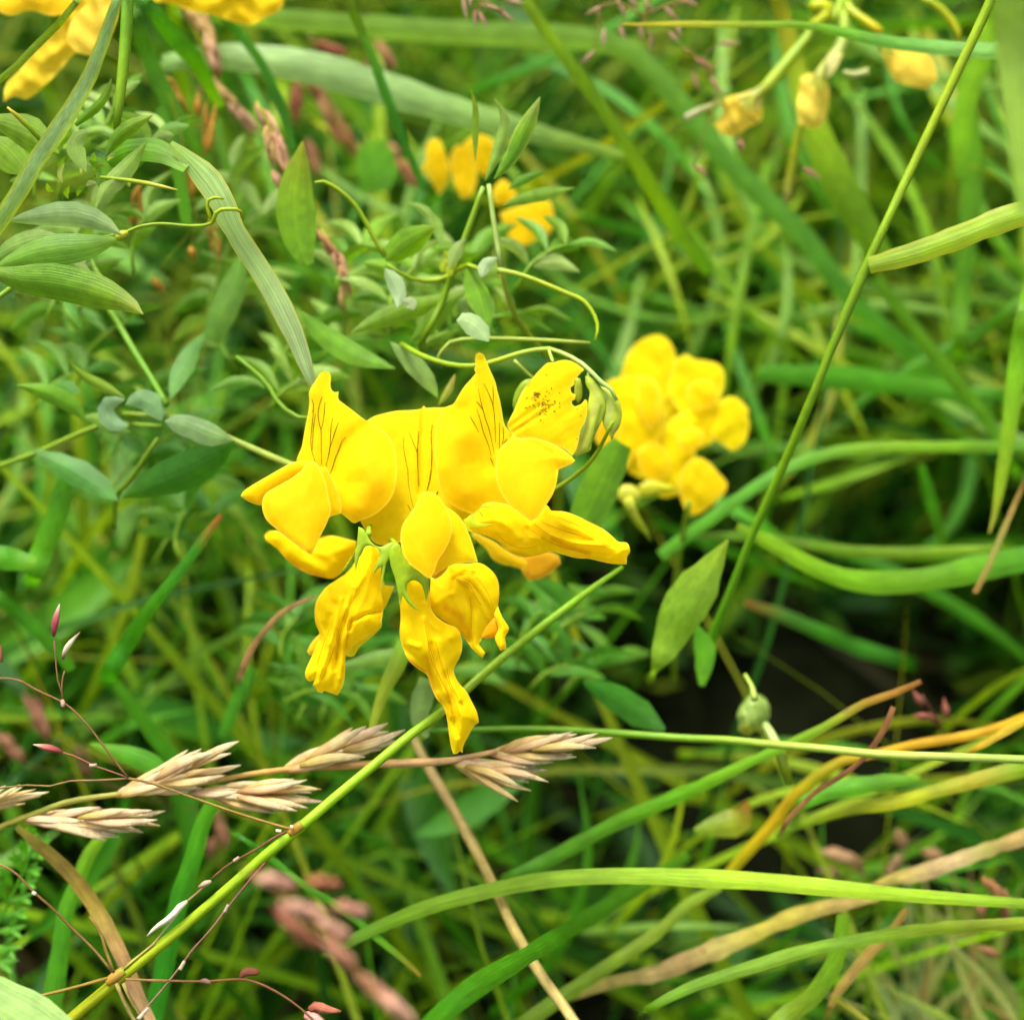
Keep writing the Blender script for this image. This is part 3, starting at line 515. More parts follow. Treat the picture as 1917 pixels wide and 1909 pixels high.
veins(S, f, [q('C', 1440, 500, 1460, 430, 1530, 400, 1610, 420, 1690, 520, 1740, 640), q('C', 1480, 440, 1560, 470, 1610, 560, 1650, 620), q('C', 1510, 415, 1600, 480, 1680, 600), q('C', 1575, 560, 1580, 700, 1578, 860)], .62, 'd2a200', .02)
o, S = sheet('keel_petal', q('C', 1650, 860, 1680, 790, 1740, 715, 1775, 740, 1780, 800, 1752, 850, 1700, 864), 150.2, Y3, dome=1, R_=14, parent=f, sp=4, back=.6)
o, S = sheet('wing_petal', q('C', 1745, 690, 1772, 630, 1800, 702, 1828, 745, 1853, 792, 1842, 820, 1824, 850, 1830, 905, 1832, 955, 1815, 942, 1790, 952, 1755, 882, 1752, 850, 1775, 790), 149.8, YL, dome=1, R_=14, parent=f, sp=4, back=.6, folds=[(q('C', 1790, 700, 1810, 800, 1800, 920), .4, 3)])

f = flower(P(960, 1020, 158))
o, S = sheet('wing_petal', q('B', 430, 1570, 540, 1620, 640, 1670, 740, 1740, 860, 1800, 900, 1830, 880, 1900, 800, 1870, 700, 1850, 620, 1810, 560, 1720, 470, 1640), 166, yc('f0c400'), dome=1, R_=18, parent=f, sp=6)
o, S = sheet('wing_petal', q('N', 975, 1040, 1005, 1030, 1045, 1040, 1050, 1055, 1020, 1080, 990, 1088, 975, 1065), 167, yc('f4b020'), dome=1, R_=14, parent=f, sp=5)

# ================================================================ OTHER YELLOW FLOWER HEADS (softer, further away)
def fpart(parent, pts, d, col, dome=1.2, R_=40, **k):
    k.setdefault('ripple', .2); k.setdefault('grain', (random.uniform(40, 130), .06, 30))
    return sheet('petal', pts, d, col, dome=dome * .8, R_=R_, parent=parent, sp=7, **k)[0]
h = empty('vetchling_flower_head', 'blurred full yellow flower head just right of the centre one', 'flower', P(1240, 800, 182))
fpart(h, q('D', 370, 520, 388, 400, 440, 265, 520, 180, 620, 130, 720, 125, 790, 180, 832, 260, 850, 340, 840, 520, 780, 660, 600, 760, 420, 700), 190, YL, .9)
fpart(h, q('D', 840, 330, 890, 300, 940, 285, 985, 322, 1100, 342, 1200, 370, 1250, 440, 1254, 540, 1222, 650, 1180, 740, 1020, 860, 860, 760, 780, 560), 189, YL, .9)
fpart(h, q('D', 1180, 720, 1220, 680, 1290, 645, 1370, 658, 1435, 720, 1467, 765, 1452, 800, 1472, 880, 1445, 1000, 1392, 1082, 1312, 1112, 1250, 1060, 1170, 1010, 1120, 880), 188, YL, 1.6)
fpart(h, q('D', 900, 1260, 960, 1192, 1035, 1160, 1120, 1202, 1200, 1290, 1280, 1385, 1262, 1455, 1160, 1560, 1045, 1642, 940, 1662, 900, 1560, 868, 1450), 186, yc('ffd600'), 1.8)
fpart(h, q('D', 240, 530, 330, 490, 400, 478, 520, 470, 620, 480, 690, 550, 730, 680, 740, 850, 700, 1010, 620, 1080, 500, 1150, 400, 1285, 340, 1302, 312, 1180, 330, 1000, 300, 820), 187, YL, 1.4)
fpart(h, q('D', 500, 880, 600, 940, 740, 880, 900, 780, 1050, 720, 1200, 720, 1200, 900, 1170, 1020, 1060, 1082, 1015, 1100, 1000, 1180, 900, 1270, 860, 1480, 740, 1512, 680, 1480, 740, 1400, 600, 1365, 430, 1290, 480, 1080), 188, YL, 1.2, folds=[(q('D', 760, 700, 900, 700, 820, 900), -.6, 10), (q('D', 760, 940, 1000, 850), .5, 10)])
fpart(h, q('D', 700, 640, 800, 560, 940, 640, 1020, 760, 900, 860, 760, 900), 190, yc('e6d010'), .6)
fpart(h, q('D', 520, 500, 600, 470, 680, 560, 700, 700, 690, 860, 620, 930, 540, 800, 500, 640), 186, yc('ffd600'), 1.4, 30)
fpart(h, q('D', 930, 560, 1040, 500, 1160, 520, 1200, 620, 1140, 720, 1020, 760, 940, 680), 187, yc('ffd600'), 1.2, 26)
fpart(h, q('D', 500, 1100, 620, 1040, 740, 1080, 800, 1220, 740, 1340, 640, 1380, 540, 1280), 186, yc('ffd600'), 1.5, 30)
fpart(h, q('D', 860, 940, 980, 900, 1080, 960, 1050, 1060, 940, 1120, 860, 1060), 186, yc('ffd600'), 1.2, 22)
sheet('calyx', q('D', 520, 1400, 620, 1360, 780, 1395, 860, 1420, 780, 1450, 700, 1470, 600, 1500, 530, 1500), 184, hexc('c5cf62', .8), dome=1, R_=12, m=M_LEAF, parent=h, sp=6, back=.5)
sheet('calyx', q('D', 350, 1450, 380, 1405, 440, 1395, 510, 1420, 545, 1480, 520, 1540, 450, 1560, 380, 1545, 345, 1500), 182, hexc('c9d377', .8), dome=1.5, R_=14, m=M_LEAF, parent=h, sp=6, back=.8)
tube('pedicel', path3(q('D', 430, 1520, 470, 1620, 520, 1720, 590, 1800, 625, 1870), [175, 176, 178]), [11, 9, 8, 5, 2], 'b8c66a a0b85a b0c070', parent=h)
tube('stem', path3([(1290, 940), (1275, 1020), (1262, 1120), (1262, 1260)], [182, 186, 190, 196], 'e'), [5, 5, 5, 5], '7f9f4c', parent=h)
fpart(h, [(1130, 780), (1150, 765), (1160, 800), (1150, 830), (1125, 838), (1112, 815)], 184, Y2, .5, 14)

h = empty('vetchling_flower_head', 'small orange yellow flower head behind upright narrow leaves, upper middle', 'flower', P(890, 330, 196))
for pts, d in ((q('E', 470, 890, 468, 820, 500, 775, 548, 778, 580, 860, 602, 950, 582, 1035, 545, 1092, 500, 1020, 450, 930), 196), (q('E', 606, 860, 640, 810, 680, 812, 735, 900, 755, 1000, 722, 1095, 670, 1112, 618, 1000), 194),
               (q('E', 678, 800, 735, 758, 800, 755, 852, 800, 848, 900, 805, 992, 755, 960, 700, 860), 196), (q('E', 845, 1060, 895, 1000, 940, 1030, 975, 1090, 962, 1142, 850, 1145), 194),
               (q('E', 880, 1188, 960, 1162, 1100, 1115, 1162, 1122, 1186, 1200, 1162, 1300, 1060, 1355, 972, 1392, 920, 1290), 192)):
    fpart(h, pts, d, yc('ffd000'), 1.2, 26)
tube('stem', path3([(930, 360), (900, 420), (870, 520), (850, 640)], [196, 200, 205, 215], 'e'), [5, 5, 5, 5], '7f9f4c', parent=h)

h = empty('vetchling_flower_head', 'big blurred orange yellow flower cut by the top left corner', 'flower', P(120, 60, 135))
fpart(h, q('F', 20, 570, 35, 470, 120, 380, 200, 260, 290, 190, 350, 60, 380, -90, 620, -120, 660, 20, 640, 160, 600, 240, 560, 300, 500, 312, 420, 300, 380, 340, 330, 400, 250, 480, 150, 555, 80, 540), 172, yc('ffd838'), 3, 50, ripple=.8)
fpart(h, q('F', 370, 230, 400, 120, 480, 30, 600, -40, 640, 60, 600, 190, 560, 290, 500, 300, 430, 290), 169, yc('ffdc50'), 1.5, 30, ripple=.5)
fpart(h, q('F', -60, 40, 100, -60, 380, -80, 420, 40, 300, 90, 160, 60, 60, 90), 170, yc('ffcc20'), 1.5, 30)
h = empty('vetchling_flower_head', 'blurred golden petals hanging in from the top edge, left of the middle', 'flower', P(400, -40, 135))
fpart(h, q('F', 850, 0, 950, 22, 1050, 60, 1200, 90, 1290, 122, 1400, 142, 1480, 102, 1560, 62, 1590, 0, 1600, -200, 1100, -260, 800, -120), 175, yc('ffd21c'), 2.5, 50, ripple=.6)

h = empty('vetchling_seed_head', 'fading orange flower head with green stalks hanging at the top right', 'flower', P(1560, 20, 186))
fpart(h, q('G', 1090, 250, 1200, 262, 1352, 292, 1402, 340, 1428, 440, 1370, 492, 1280, 482, 1190, 452, 1148, 380), 184, yc('ffd850'), 2, 26, ripple=.3)
fpart(h, q('G', 640, 600, 662, 430, 720, 408, 792, 440, 822, 500, 812, 620, 782, 700, 732, 722, 652, 692), 184, yc('f8da58'), 1.6, 22, ripple=.6)
fpart(h, q('G', 178, 692, 228, 640, 218, 560, 300, 530, 402, 540, 452, 620, 432, 682, 372, 712, 290, 762, 212, 742), 184, yc('ffd84c'), 1.6, 22, ripple=.6)
fpart(h, q('G', 735, 420, 830, 290, 900, 300, 850, 400, 800, 440), 183, yc('eee8a0', .8), .8, 12)
fpart(h, q('G', 300, 535, 400, 500, 450, 560, 420, 620, 340, 600), 183, yc('f2e890', .8), .6, 12)
tube('pedicel', path3(q('G', 420, 540, 520, 430, 620, 310, 720, 180, 760, 80), [184, 185]), [9, 12, 12, 9, 9], 'a8bf60 8fb04c 98b858', parent=h)
tube('pedicel', path3(q('G', 770, 440, 850, 320, 900, 220, 910, 60), [184, 186]), [9, 13, 11, 10], 'd5dca8 a9c47c 98b858', parent=h)
tube('pedicel', path3(q('G', 1110, 180, 1010, 110, 940, 60, 920, 20), [184, 186]), [8, 8, 9, 8], 'd2cc28 b0c040 98b858', parent=h)
tube('pedicel', path3(q('G', 720, 50, 760, 30, 820, 60, 780, 110, 720, 140), [184, 184]), [12, 15, 15, 12, 6], 'b9cc5c', parent=h)
for cxy, an_, sz_ in ((q('G', 400, 540)[0], 2.4, 30), (q('G', 770, 420)[0], 1.9, 26), (q('G', 1120, 250)[0], .75, 26)):
    ca_, sa_ = math.cos(an_), math.sin(an_)
    tube('calyx', path3([(cxy[0] - ca_ * sz_, cxy[1] - sa_ * sz_), cxy, (cxy[0] + ca_ * 8, cxy[1] + sa_ * 8)], 182.5), [5, 10, 12], 'a8bc60 b8c880 c0c888', M_LEAF, h)
    for t_ in (-.5, 0, .5):
        leaf('calyx_tooth', [cxy, (cxy[0] + math.cos(an_ + t_) * 16, cxy[1] + math.sin(an_ + t_) * 16), (cxy[0] + math.cos(an_ + t_) * 32, cxy[1] + math.sin(an_ + t_) * 32)], 181.6, 9, 'b0c068', h)
tube('withered_tube', path3(q('G', 20, 660, 90, 620, 180, 585, 240, 560), [183]), [7, 6, 5, 4], 'd8d4b8 c8cc90 b5b840', M_DRY, parent=h)
tube('pod', path3(q('G', 720, 560, 660, 700, 625, 860, 600, 1000, 580, 1130), [186, 190]), [4, 8, 9, 8, 7], '98b858 9cb84c b6c83c c0c890', parent=h)
tube('pedicel', path3(q('G', 900, 400, 960, 420, 1040, 400), [185]), [4, 7, 7], 'b8c8a0', parent=h)
tube('pedicel', path3(q('G', 1330, -20, 1450, 60, 1530, 160, 1550, 240), [184]), [8, 8, 8, 5], '98b040 b5c038', parent=h)
tube('stem', path3([(1560, 40), (1590, -30), (1640, -90)], [186, 190, 200], 'e'), [7, 7, 7], '98b858', parent=h)

# ================================================================ DRY GRASS HEAD
def floret(parent, a, b, d0, d1, wpx, cols):
    a = np.array(a); b = np.array(b); n = np.array((-(b - a)[1], (b - a)[0])); mid = (a + b) / 2 + n * random.uniform(-.05, .05)
    W = path3([tuple(a), tuple(mid), tuple(b)], [d0, (d0 + d1) / 2 - .3, d1])
    tube('floret', W, np.array([.35, .8, 1, .95, .8, .55, .1]) * wpx, cols, M_DRY, parent, sides=7, step=.0009)
dg = empty('dry_grass_head', 'bleached straw coloured grass head with plump spikelets across the lower left', 'dry grass', P(-60, 1560, 157))
tube('stem', path3(q('J', -2100, 640, -1900, 560, -1600, 480, -1300, 420, -1000, 330, -600, 270, -300, 215, 0, 190, 280, 190, 560, 190, 700, 190, 850, 155) if 0 else
     [(-60, 1590), (0, 1548), (60, 1525), (130, 1500), (215, 1487), (290, 1478), (380, 1465), (460, 1450), (530, 1440), (620, 1435), (700, 1430), (760, 1428), (840, 1424), (900, 1412), (930, 1405)],
     [157], 's'), [6, 6, 6, 5.5, 5, 5, 5, 5, 5, 5, 7, 8, 8, 6, 4], 'b8a850 a8b050 b0a860 c8a860 d8a868 d8b080 e0b890', M_DRY, parent=dg)
SPK = [(q('I', -260, 780)[0], q('I', 30, 600, 110, 595, 200, 620, 275, 635, 215, 660, 90, 700), 8),
       (q('I', 120, 790)[0], q('I', 560, 720, 720, 730, 850, 738, 925, 740, 880, 790, 895, 825, 800, 862, 720, 860, 662, 888, 590, 905), 11),
       (q('I', 640, 660)[0], q('I', 1050, 400, 1125, 395, 1230, 400, 1335, 352, 1345, 485, 1250, 545, 1150, 620), 11),
       (q('I', 1060, 640)[0], q('I', 1640, 560, 1715, 568, 1795, 620, 1740, 640, 1808, 690, 1720, 725, 1660, 742, 1520, 745), 11),
       (q('I', 1570, 520)[0], q('J', 60, 275, 135, 268, 258, 252, 355, 288, 310, 350, 220, 400, 130, 440), 12),
       (q('J', 610, 470)[0], q('J', 900, 480, 1050, 500, 1150, 512, 1155, 580, 1058, 628, 1000, 610, 985, 690), 11),
       (q('J', 820, 425)[0], q('J', 1200, 310, 1290, 298, 1430, 308, 1512, 332, 1420, 390, 1310, 440, 1180, 470), 11)]
for k, (b0, tips, wd) in enumerate(SPK):
    sp_ = empty('spikelet', at=P(b0[0], b0[1], 156), parent=dg)
    b0 = np.array(b0, float); n = len(tips)
    b0m = np.mean(tips, 0)
    T2 = [np.array(t_) for t_ in tips]
    for i in range(n - 1): T2.append((T2[i] + T2[i + 1]) / 2 - (b0m - b0) * random.uniform(.04, .16) + np.array((random.uniform(-6, 6), random.uniform(-4, 4))))
    for i in range(n - 1): T2.append((T2[i] * .7 + b0m * .3) - (b0m - b0) * random.uniform(.15, .3))
    for fr in (.45, .7):
        for i in range(n - 1): T2.append(b0 + (T2[i] * .75 + b0m * .25 - b0) * (1 - fr * random.uniform(.7, 1)))
    L0 = np.linalg.norm(b0m - b0); ax = (b0m - b0) / L0; nrm_ = np.array((-ax[1], ax[0]))
    for i, tp in enumerate(T2):
        v = tp - b0; L = np.linalg.norm(v); fl = min(L * .97, random.uniform(96, 140))
        off = (tp - b0m) @ nrm_
        st = b0 + ax * max(2, (L - fl)) + nrm_ * off * .42 * max(.1, (L - fl) / L)
        dd = 156.4 + random.uniform(-1.2, 1.2) + (1.2 if i >= n else 0)
        floret(sp_, st, tp, dd + .8, dd, wd * random.uniform(.66, .88), random.choice(['b8a04c dcc080 f0dcac f8ecd0', 'c49c50 e0bc7c f0d49c f0d8a8', 'c0a058 e8c890 f4dcb4 f8ecd0', 'c09464 e4bc98 f4dcbc f8ecd4', 'c49880 e8c4a4 f4dcc0 f8e8d4']))
# ================================================================ BENT GRASS in front (thin reddish branches)
bp_ = empty('bent_grass_panicle', 'thin green grass stem rising diagonally with hair fine reddish branches, lower left', 'grass', P(130, 1909, 150))
tube('stem', path3([(60, 1975), (130, 1909), (235, 1822), (330, 1745), (430, 1660), (500, 1598), (560, 1550), (630, 1490), (700, 1432), (765, 1378), (830, 1330), (890, 1275), (960, 1215), (1050, 1145), (1110, 1100), (1165, 1062)],
     [150, 150, 149, 149, 149, 149, 149, 150, 151, 152, 154, 156, 157, 158, 160, 162], 's'), [11, 11, 10.5, 10, 9.6, 9.6, 10.2, 9.6, 9.2, 9, 8.8, 8.4, 8, 7.6, 6.6, 4], 'a8b040 a4b840 98bc3c 98c43c 94c038 94bc3c 88b83c 88b83c', parent=bp_)
tube('node', path3(q('I', 1615, 868, 1645, 848, 1690, 815), [148.8]), [9, 10, 9], '9a8448 a07c50 88903c', parent=bp_)
tube('node', path3(q('I', 600, 1700, 640, 1670, 700, 1630), [148.8]), [8.5, 11, 9], 'a09048 a88860 909840', parent=bp_)
RED = '8a6a40 9a7050 a0745c'
def br(pts, r=(2.2, 1.8, 1.6), col=RED, d=148.6, root=''):
    tube('branch', path3(pts, d, root), list(r), col, parent=bp_, sides=6, m=M_DRY, bumpy=.08, step=.0009)
br(q('I', 1640, 845, 1560, 825, 1300, 745, 1000, 640, 860, 590, 720, 560), (2.6, 2.3, 2.3), 'b08a50 a08848 9c7850')
br(q('I', 720, 560, 640, 460, 550, 340, 460, 230, 360, 140, 210, 70, 100, 10, 0, 0), (2, 1.9, 2))
br(q('I', 360, 140, 340, 60, 320, 0, 308, -150, 302, -210), (1.8, 1.4, 1.4))
br(q('I', 350, 130, 345, 60, 350, 0, 360, -40), (1.5, 1.3))
br(q('I', 720, 560, 620, 520, 520, 488, 440, 445, 350, 415), (1.9, 1.7, 1.9), 'a06a58 9a6c50')
br(q('I', 720, 560, 560, 570, 380, 575, 290, 602, 150, 598, 0, 615, -100, 640), (2, 1.8, 1.8), 'a88860 a08850')
br(q('I', 1620, 850, 1540, 885, 1440, 950, 1320, 1015, 1250, 1060, 1160, 1140), (2.4, 2, 1.6), '8a5a48 8a6a40', [148.6, 150])
br(q('I', 1165, 1140, 1100, 1200, 1040, 1250, 1000, 1290), (2, 2.2, 2.4), 'a08058 b09870')
br(q('I', 990, 1320, 900, 1430, 850, 1490, 740, 1580, 690, 1625), (1.8, 2.2, 3), 'd8c8b8 c8b878 b0b050')
br(q('I', 1480, 1030, 1400, 1120, 1275, 1275, 1180, 1400, 1080, 1510, 1015, 1600, 900, 1745, 800, 1860, 740, 1930), (1.8, 1.8, 2.2), 'a05a58 a87878 a07868 b09080')
br(q('I', 630, 1640, 520, 1510, 390, 1385, 300, 1290, 190, 1195, 90, 1090, 0, 1040), (2.8, 2.4, 2.2), '9a8048 7a5a30 8a7040', [149, 151])
br(q('I', 600, 1675, 400, 1730, 200, 1780, 0, 1830, -80, 1850), (3.2, 2.8, 2.8), 'a88a40 988c40')
br(q('I', 700, 1680, 900, 1688, 1160, 1692, 1340, 1680, 1450, 1705, 1560, 1760, 1650, 1820, 1720, 1880, 1800, 1960), (2.6, 2.2, 2.4), 'a08050 905a40 8a6a48')
br(q('I', 650, 1700, 690, 1800, 750, 1909, 800, 1990), (4.5, 4, 4), 'a89858 988a58', root='e')
br(q('I', 690, 1700, 720, 1780, 800, 1909, 840, 1990), (3.5, 3, 3), 'a89858 988a58')
br(q('I', 640, 1650, 590, 1520, 560, 1420, 500, 1330), (3, 3, 2.6), 'a89050 a0883c')
def spk(pts, r, col, d=148.2, parent=None, name='spikelet'):
    tube(name, path3(pts, d), r, col, M_DRY, parent or bp_, sides=8, step=.0006)
spk(q('I', 350, 415, 310, 400, 250, 385, 185, 370), [2, 7, 6, .6], 'a04850 b05058 d08078 e8d8c0')
spk(q('H', 300, 1765, 305, 1700, 318, 1640, 333, 1580), [2, 7, 5.5, .6], 'a04850 a83c58 c87080 f0e0d8')
spk(q('H', 350, 1890, 365, 1840, 400, 1790, 448, 1738), [2.5, 5.5, 4, .5], '904058 e8e0d0 f4ece0 a86a70')
spk(q('H', -30, 1780, 0, 1830, 10, 1909), [4, 4, 2], 'c08860 a86a58')
spk(q('I', 1045, 1245, 1000, 1280, 960, 1330, 900, 1370, 850, 1410, 820, 1440), [3, 7, 6, 5, 4, 1], 'e8dcc8 f4f0e8 f0ece0 e8e4d8')
spk(q('I', 1180, 1135, 1150, 1145, 1110, 1165), [3, 6, 2], 'd8c0b0 c8a898')
spk(q('I', 345, 120, 352, 140, 350, 160), [3, 4.5, 3], 'd8a8a0 e0b8b0')
spk(q('I', 1540, 850, 1570, 855), [2.5, 3], 'f0ece8')
spk(q('I', 1620, 825, 1635, 832), [2.5, 3], 'f4f0ec')
spk(q('I', 1305, 1020, 1335, 1000), [3, 3], 'd8b8b0')
spk(q('I', 1255, 1305, 1275, 1265), [3.5, 3], 'd8b8b8')
spk(q('I', 1005, 1625, 1030, 1580), [4, 3], 'e8d0c8')
spk(q('I', 775, 1900, 830, 1840), [4.5, 2.5], 'e8dcd0')
spk(q('I', 500, 488, 540, 485), [3, 3], 'd8b8b0')
spk(q('I', 1110, 1692, 1150, 1690, 1175, 1705), [2, 5.5, 2], '804038 b09090')
spk(q('I', 1340, 1680, 1370, 1640, 1445, 1640), [4, 9, 6], '8a5040 985a48', 152)
spk(q('I', 1730, 1850, 1760, 1830, 1830, 1850, 1905, 1860), [6, 10, 7, 2], 'a05848 c07868 b06858', 150)
spk(q('I', 1700, 1880, 1740, 1890, 1800, 1930), [6, 13, 9], 'd88898 f0c8c8', 150)
spk(q('I', 180, 1195, 200, 1205), [3.5, 3.5], 'd8d8d8')

# ================================================================ GRASS BLADES AND STEMS one by one
def gb(label, pts, ds, widths, cols, root='', name='grass_leaf', cat='grass leaf', **k):
    o = ribbon(name, path3(pts, ds, root), widths, cols, **k); tag(o, label, cat); return o
def gs(label, pts, ds, r, cols, root='', name='grass_stalk', cat='grass stalk', **k):
    o = tube(name, path3(pts, ds, root), r, cols, **k); tag(o, label, cat); return o
PALE = 'a8bf8c'
o = gb('grey green blade crossing the top left corner downward', q('F', 680, -60, 655, 10, 600, 180, 520, 400, 440, 550, 360, 690, 240, 850, 110, 1080, 0, 1250, -80, 1370), [143, 145, 146], [16, 22, 26, 30, 36, 38, 34, 34, 32, 30], pale('80a868 84a878 8cac84 90b48c 90b488 84a868 80a450'), 's', roll=20, fold=.4, edge='a8c060')
gb('narrow leaf curling off the grey green corner blade', q('F', 420, 700, 480, 650, 550, 590, 600, 520, 622, 440), [148, 147], [8, 16, 18, 14, 2], '6f9c3c 7cac44 8cb060', fold=.5)
gs('upright green stalk dropping from the top left edge', q('F', 715, -60, 712, 30, 700, 250, 680, 460, 650, 720), 150, [11, 11.5, 11, 9.5, 6], '6c9c28 74a42c 88b048 80a838', 's')
ftg = empty('folded_grass_leaf', 'grass leaf bent over with its pale half held in a tendril coil', 'grass leaf', P(230, 300, 152))
ribbon('green_half', path3(q('F', 560, 960, 640, 870, 730, 830, 850, 830, 960, 870, 1050, 930), [156, 153, 151, 150]), [10, 34, 44, 48, 42, 28], '5f9620 6ea028 7cab34', parent=ftg, roll=25, na=7)
ribbon('pale_half', path3([*q('F', 950, 800, 1010, 855, 1090, 930, 1170, 1020, 1240, 1130, 1270, 1210, 1340, 1340, 1440, 1490, 1530, 1640, 1600, 1780, 1655, 1900), *q('A', 740, 430), (596, 745)], [150, 150, 149.5, 150, 151, 152, 154]),
       [12, 30, 50, 52, 46, 40, 40, 40, 40, 42, 40, 32, 18, 6], pale('90b458 98bc78 9cbc80 92b474 98b87c a4c090 a8c498 acc8a0 acc8a0'), parent=ftg, roll=-8, fold=.15, edge='c4c470', na=13, m=M_BLADE)

# vetchling sprig at left edge
lp = empty('vetchling_sprig', 'leafy vetchling sprig with lance leaves and tendrils at the left edge', 'plant', P(-40, 470, 152))
def lf(parent, pts, ds, wpx, cols, **k): return leaf('leaflet', pts, ds, wpx, cols, parent, **k)
tube('stem', path3([(-60, 600), (20, 540), (110, 480), (180, 450), (228, 440)], [158, 156, 154, 152], 's'), [5, 5, 5, 5, 5], '7da040', parent=lp)
lf(lp, q('F', 680, 1310, 560, 1240, 400, 1200, 200, 1215, 40, 1235), 148, 50, pale('98b480 90b080 94b488 8cac7c'), roll=15, fold=.35)
lf(lp, q('F', 670, 1330, 500, 1370, 300, 1390, 130, 1430, -40, 1500), [149, 151], 62, '7fa848 6a9a30 6c9a38 74a048', roll=-20, fold=.3)
lf(lp, q('F', 800, 1755, 700, 1690, 520, 1630, 300, 1580, 100, 1560, -120, 1500), [148, 150], 72, '98aa60 7aa03c 6c9a2c 74a038 88aa58', roll=12, fold=.4)
lf(lp, q('F', 350, 1320, 200, 1350, 60, 1400, -60, 1470), [151, 152], 50, '9aba88 88b070', roll=0)
lf(lp, q('F', 520, 1600, 440, 1500, 380, 1440), [152], 30, 'a0b890')
lf(lp, q('F', 330, 860, 220, 790, 80, 720, -80, 660), [151, 152], 66, '80a84c 86ac58 8cb060', roll=20, fold=.4)
lf(lp, q('F', 160, 980, 80, 900, 0, 820, -80, 760), [154], 60, '80a840 80a838')
lf(lp, q('F', 590, 880, 640, 790, 730, 710, 850, 645), [150, 148], 30, '6c9830 7ca840 98b868', fold=.6)
lf(lp, q('F', 530, 1190, 580, 1060, 690, 940, 820, 790), [150, 149], 42, '8cac68 90b078 80a848', roll=30, fold=.5)
lf(lp, q('F', 600, 1110, 590, 1020, 560, 930, 480, 880), [152], 40, '6c9c38 74a448', roll=20)
lf(lp, q('F', 480, 960, 420, 820, 460, 750, 510, 740), [149], 34, '90b470 98b880')
tube('tendril', path3(q('F', 560, 990, 700, 1005, 850, 1030, 990, 1062), [150, 148]), [3, 4, 4.5, 1.6], '8cac58 a0b848 c0c880', parent=lp)
tube('tendril', path3(q('F', 40, 600, 120, 670, 190, 740, 240, 800), [148, 150]), [2, 5, 5, 4], 'c8b060 88ac40 7ca038', parent=lp)
tube('tendril', path3(q('F', 700, 1300, 780, 1265, 900, 1250, 1050, 1262, 1150, 1258, 1190, 1240, 1200, 1200, 1230, 1172, 1300, 1168, 1345, 1180, 1350, 1215), [149, 149, 149, 149, 148.6, 148, 147.6, 147.8, 148.5]), [3.6, 3, 3, 3, 3, 3.2, 3.4, 3.8, 3.8, 3.4, 2.5], '8fb050 8cac50 98b848 a8c040', parent=lp, step=.0006)
tube('tendril', path3(q('F', 1190, 1240, 1160, 1180, 1158, 1130, 1185, 1105, 1250, 1110), [149, 148.5, 148.5, 148, 148.2]), [3, 3.2, 3.4, 3.4, 2], 'a0ba40', parent=lp, step=.0006)
tube('stem_node', path3(q('F', 650, 1330, 685, 1310, 715, 1300), [148.5]), [7, 9, 5], 'b0c060', parent=lp)
for x, y, a, l in ((300, 1070, 3.6, 60), (380, 1110, 4.4, 70), (430, 1100, 5, 80), (480, 1040, 5.6, 60), (540, 900, 4, 50), (600, 900, 5.2, 60), (350, 1020, 4.4, 110), (450, 970, 4.9, 100), (510, 960, 5.4, 90), (400, 1130, 2.6, 80), (340, 960, 4.6, 90)):
    lf(lp, q('F', x, y, x + l * .5 * math.cos(a), y + l * .5 * math.sin(a), x + l * math.cos(a + .4), y + l * math.sin(a + .4)), [152, 150], 10, random.choice(['a8c098', '88ac50', '78a040', 'b0c4a8']))

# plant in the upper middle
mp = empty('vetchling_sprig', 'sprig with upright narrow leaves and looping tendrils above the main flower', 'plant', P(800, 690, 166))
tube('stem', path3([(915, 345), (922, 400), (930, 450), (938, 500)], [160, 160]), [4.5, 5, 5.5, 6], '9ab878 a0bc88', parent=mp)
tube('stem', path3([(905, 350), (880, 420), (850, 500), (830, 560), (790, 640)], [161, 163, 166], 'e'), [5, 6, 6, 6, 6], '8cb058 80a848 7ca040', parent=mp)
tube('stem', path3([(938, 505), (960, 580), (1000, 640), (1060, 700)], [161, 164, 168, 175]), [5, 5, 5, 5], '98b060 88a848', parent=mp)
tube('stem', path3([(815, 680), (840, 642), (900, 634), (1000, 636), (1105, 642)], [160]), [3, 4, 4, 4, 3], '98b468 a0b870', parent=mp)
lf(mp, q('E', 800, 1010, 850, 900, 900, 750, 905, 640, 850, 550), [160, 158], 22, '88b060 94b874 9cb880', fold=.5)
lf(mp, q('E', 850, 1000, 930, 900, 1000, 760, 1060, 640, 1108, 540), [160, 157], 34, '78a838 6ca02c 84b050 b0c490', roll=10, fold=.5, edge='a8c47c')
lf(mp, q('E', 745, 900, 745, 760, 745, 600, 718, 495), [160, 158], 13, '98b868 84ac38 a0b850')
lf(mp, q('E', 900, 1150, 1020, 1110, 1150, 1080, 1300, 1050), [163, 165], 26, '7ca848 88b060')
lf(mp, q('E', 930, 1060, 1000, 1010, 1140, 950), [165], 18, '6c9c38')
lf(mp, q('E', 245, 1460, 330, 1390, 420, 1330, 520, 1265), [161, 160], 52, '84b028 7cac20 80b028 90b440', roll=-15, fold=.45, prof=OVAL)
lf(mp, q('E', 240, 1500, 290, 1570, 320, 1640, 310, 1720), [160], 32, pale('98b490 9cb898 acc4b0'), prof=OVAL, fold=.4)
lf(mp, q('E', 780, 1550, 800, 1480, 870, 1440), [158], 24, pale('a4bca0 9cb898'), prof=OVAL)
lf(mp, q('E', 640, 1790, 700, 1790, 780, 1850, 820, 1909), [157.5], 44, pale('94b47c 9cb890 8cac80'), prof=OVAL, roll=20)
lf(mp, q('E', 690, 1480, 740, 1600, 790, 1720, 830, 1840), [162, 161], 44, '7cac28 78a824 70a030', roll=10)
